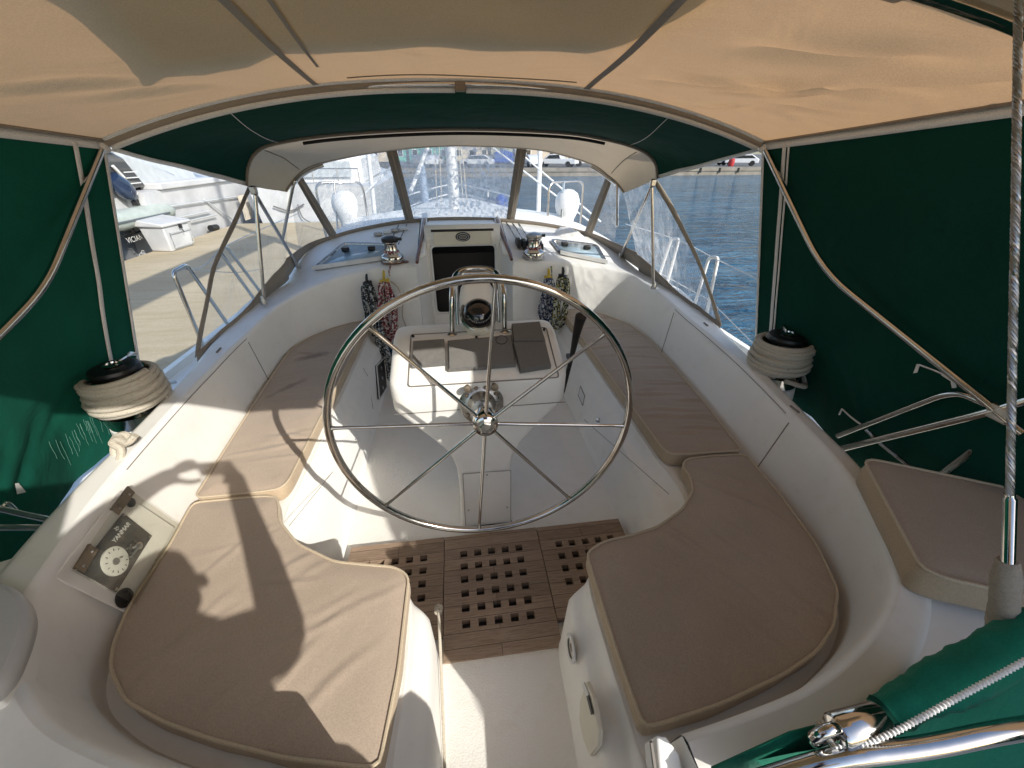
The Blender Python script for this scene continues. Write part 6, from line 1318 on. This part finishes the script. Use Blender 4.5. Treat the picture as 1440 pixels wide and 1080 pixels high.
for k in range(4): b0 = rh+V((-.01, .015, .07-.022*k)); chain([tuple(b0), tuple(b0+V((-.03, .022, .012))), tuple(b0+V((-.05, .010, .004)))], [.0105, .0095, .008], pm)
chain([tuple(rh+V((-.03, .0, .0))), tuple(rh+V((-.055, .005, -.01)))], [.012, .010], pm)
for s_ in (-1, 1): chain([(.08+s_*.09, -.50, .87), (.10+s_*.12, -.12, .905), (.10+s_*.12, -.14, .50), (.10+s_*.10, -.20, .12), (.10+s_*.10, -.18, .07), (.10+s_*.11, -.06, .06)], [.095, .07, .055, .045, .045, .035], pel)
me = bpy.data.meshes.new('body'); org = ROOT[ph.name]; me.from_pydata([tuple(p-org) for p in bmv], bme, []); me.update()
body = bpy.data.objects.new('body', me); COL.objects.link(body); body.parent = ph; ROOT[body.name] = org; me.materials.append(M['skin'])
sk = body.modifiers.new('skin', 'SKIN'); sk.use_smooth_shade = True
for i, r in enumerate(brad): me.skin_vertices[0].data[i].radius = (r, r)
me.skin_vertices[0].data[0].use_root = True
body.modifiers.new('sub', 'SUBSURF').levels = 1; body.modifiers['sub'].render_levels = 2
m = MB(); m.grid([[V((cx+rx*math.cos(a), cy+ry*math.sin(a), z)) for a in [2*math.pi*k/24 for k in range(24)]] for cx, cy, rx, ry, z in ((.08, -.56, .175, .15, .84), (.075, -.54, .17, .15, .98), (.055, -.50, .165, .145, 1.15), (.035, -.455, .17, .13, 1.34), (.02, -.43, .14, .10, 1.44), (.01, -.415, .07, .07, 1.475))], True); m.build('shirt', M['shirt'], ph)
for A_, B_, C_ in (((.07, -.43, 1.41), (.228, -.335, 1.372), (.193, -.205, 1.52)), ((-.08, -.45, 1.32), (-.33, -.29, 1.56), (-.33, -.215, 1.645))):
    m = MB(); sp_ = fillet([V(A_), V(B_), V(C_)], .06, 5); m.tube(sp_, [lerp(.072, .050, (i/(len(sp_)-1))**2) for i in range(len(sp_))], 14); m.build('sleeve', M['shirt'], ph)
for s_ in (-1, 1): m = MB(); m.tube(fillet([V((.08+s_*.08, -.54, .88)), V((.10+s_*.12, -.12, .91)), V((.10+s_*.11, -.18, .16))], .1, 5), .092, 16); m.build('trouser_leg', M['shirt'], ph)
m = MB(); m.lathe([(.108, -.04), (.116, .02), (.105, .08), (.065, .112), (.001, .12)], (-.072, -.35, 1.51), n=20); m.build('hair', M['hair'], ph)
m = MB(); m.lathe([(.012, 0), (.018, .02), (.004, .045)], (.03, -.275, 1.49), (-.3, -.3, 1), 10); m.build('nose', M['skin'], ph)
m = MB(); m.box((.085, -.045, 1.785), (.155, .009, .076)); o = m.build('phone', M['black'], bevel=.006); tag(o, 'black phone held sideways by the photographer', 'phone')
# added shade sheet, out of view: outline shaped to set the starboard sun patches
aw = thing('added_shade_sheet', 'added sheet outside the bimini, out of view, placed to shade the starboard side', 'shade sheet', (2.0, 1.8, 2.05))
m = MB(); pts = [(1.5, 2.75), (1.72, 2.42), (2.20, 1.88), (2.70, 1.43), (2.86, 1.36), (3.6, 1.28), (3.6, -.75), (1.5, -.75), (1.5, .60), (1.80, .75), (1.80, 1.7), (1.5, 1.95)]; m.prism([V((x, y, 2.05+.02*math.sin(x*3))) for x, y in pts], (0, 0, .006)); m.build('canvas', M['sailcover'], aw)
m = MB(); m.tube([V((1.72, 2.40, 2.04)), V((2.70, 1.41, 2.04))], .011, 8); m.build('shade_sheet_pole', M['steel'], aw)
m = MB(); m.tube([V((1.80, 1.1, 2.045)), V((1.42, 1.1, 1.88))], .008, 6); m.build('shade_sheet_strut', M['steel'], aw)
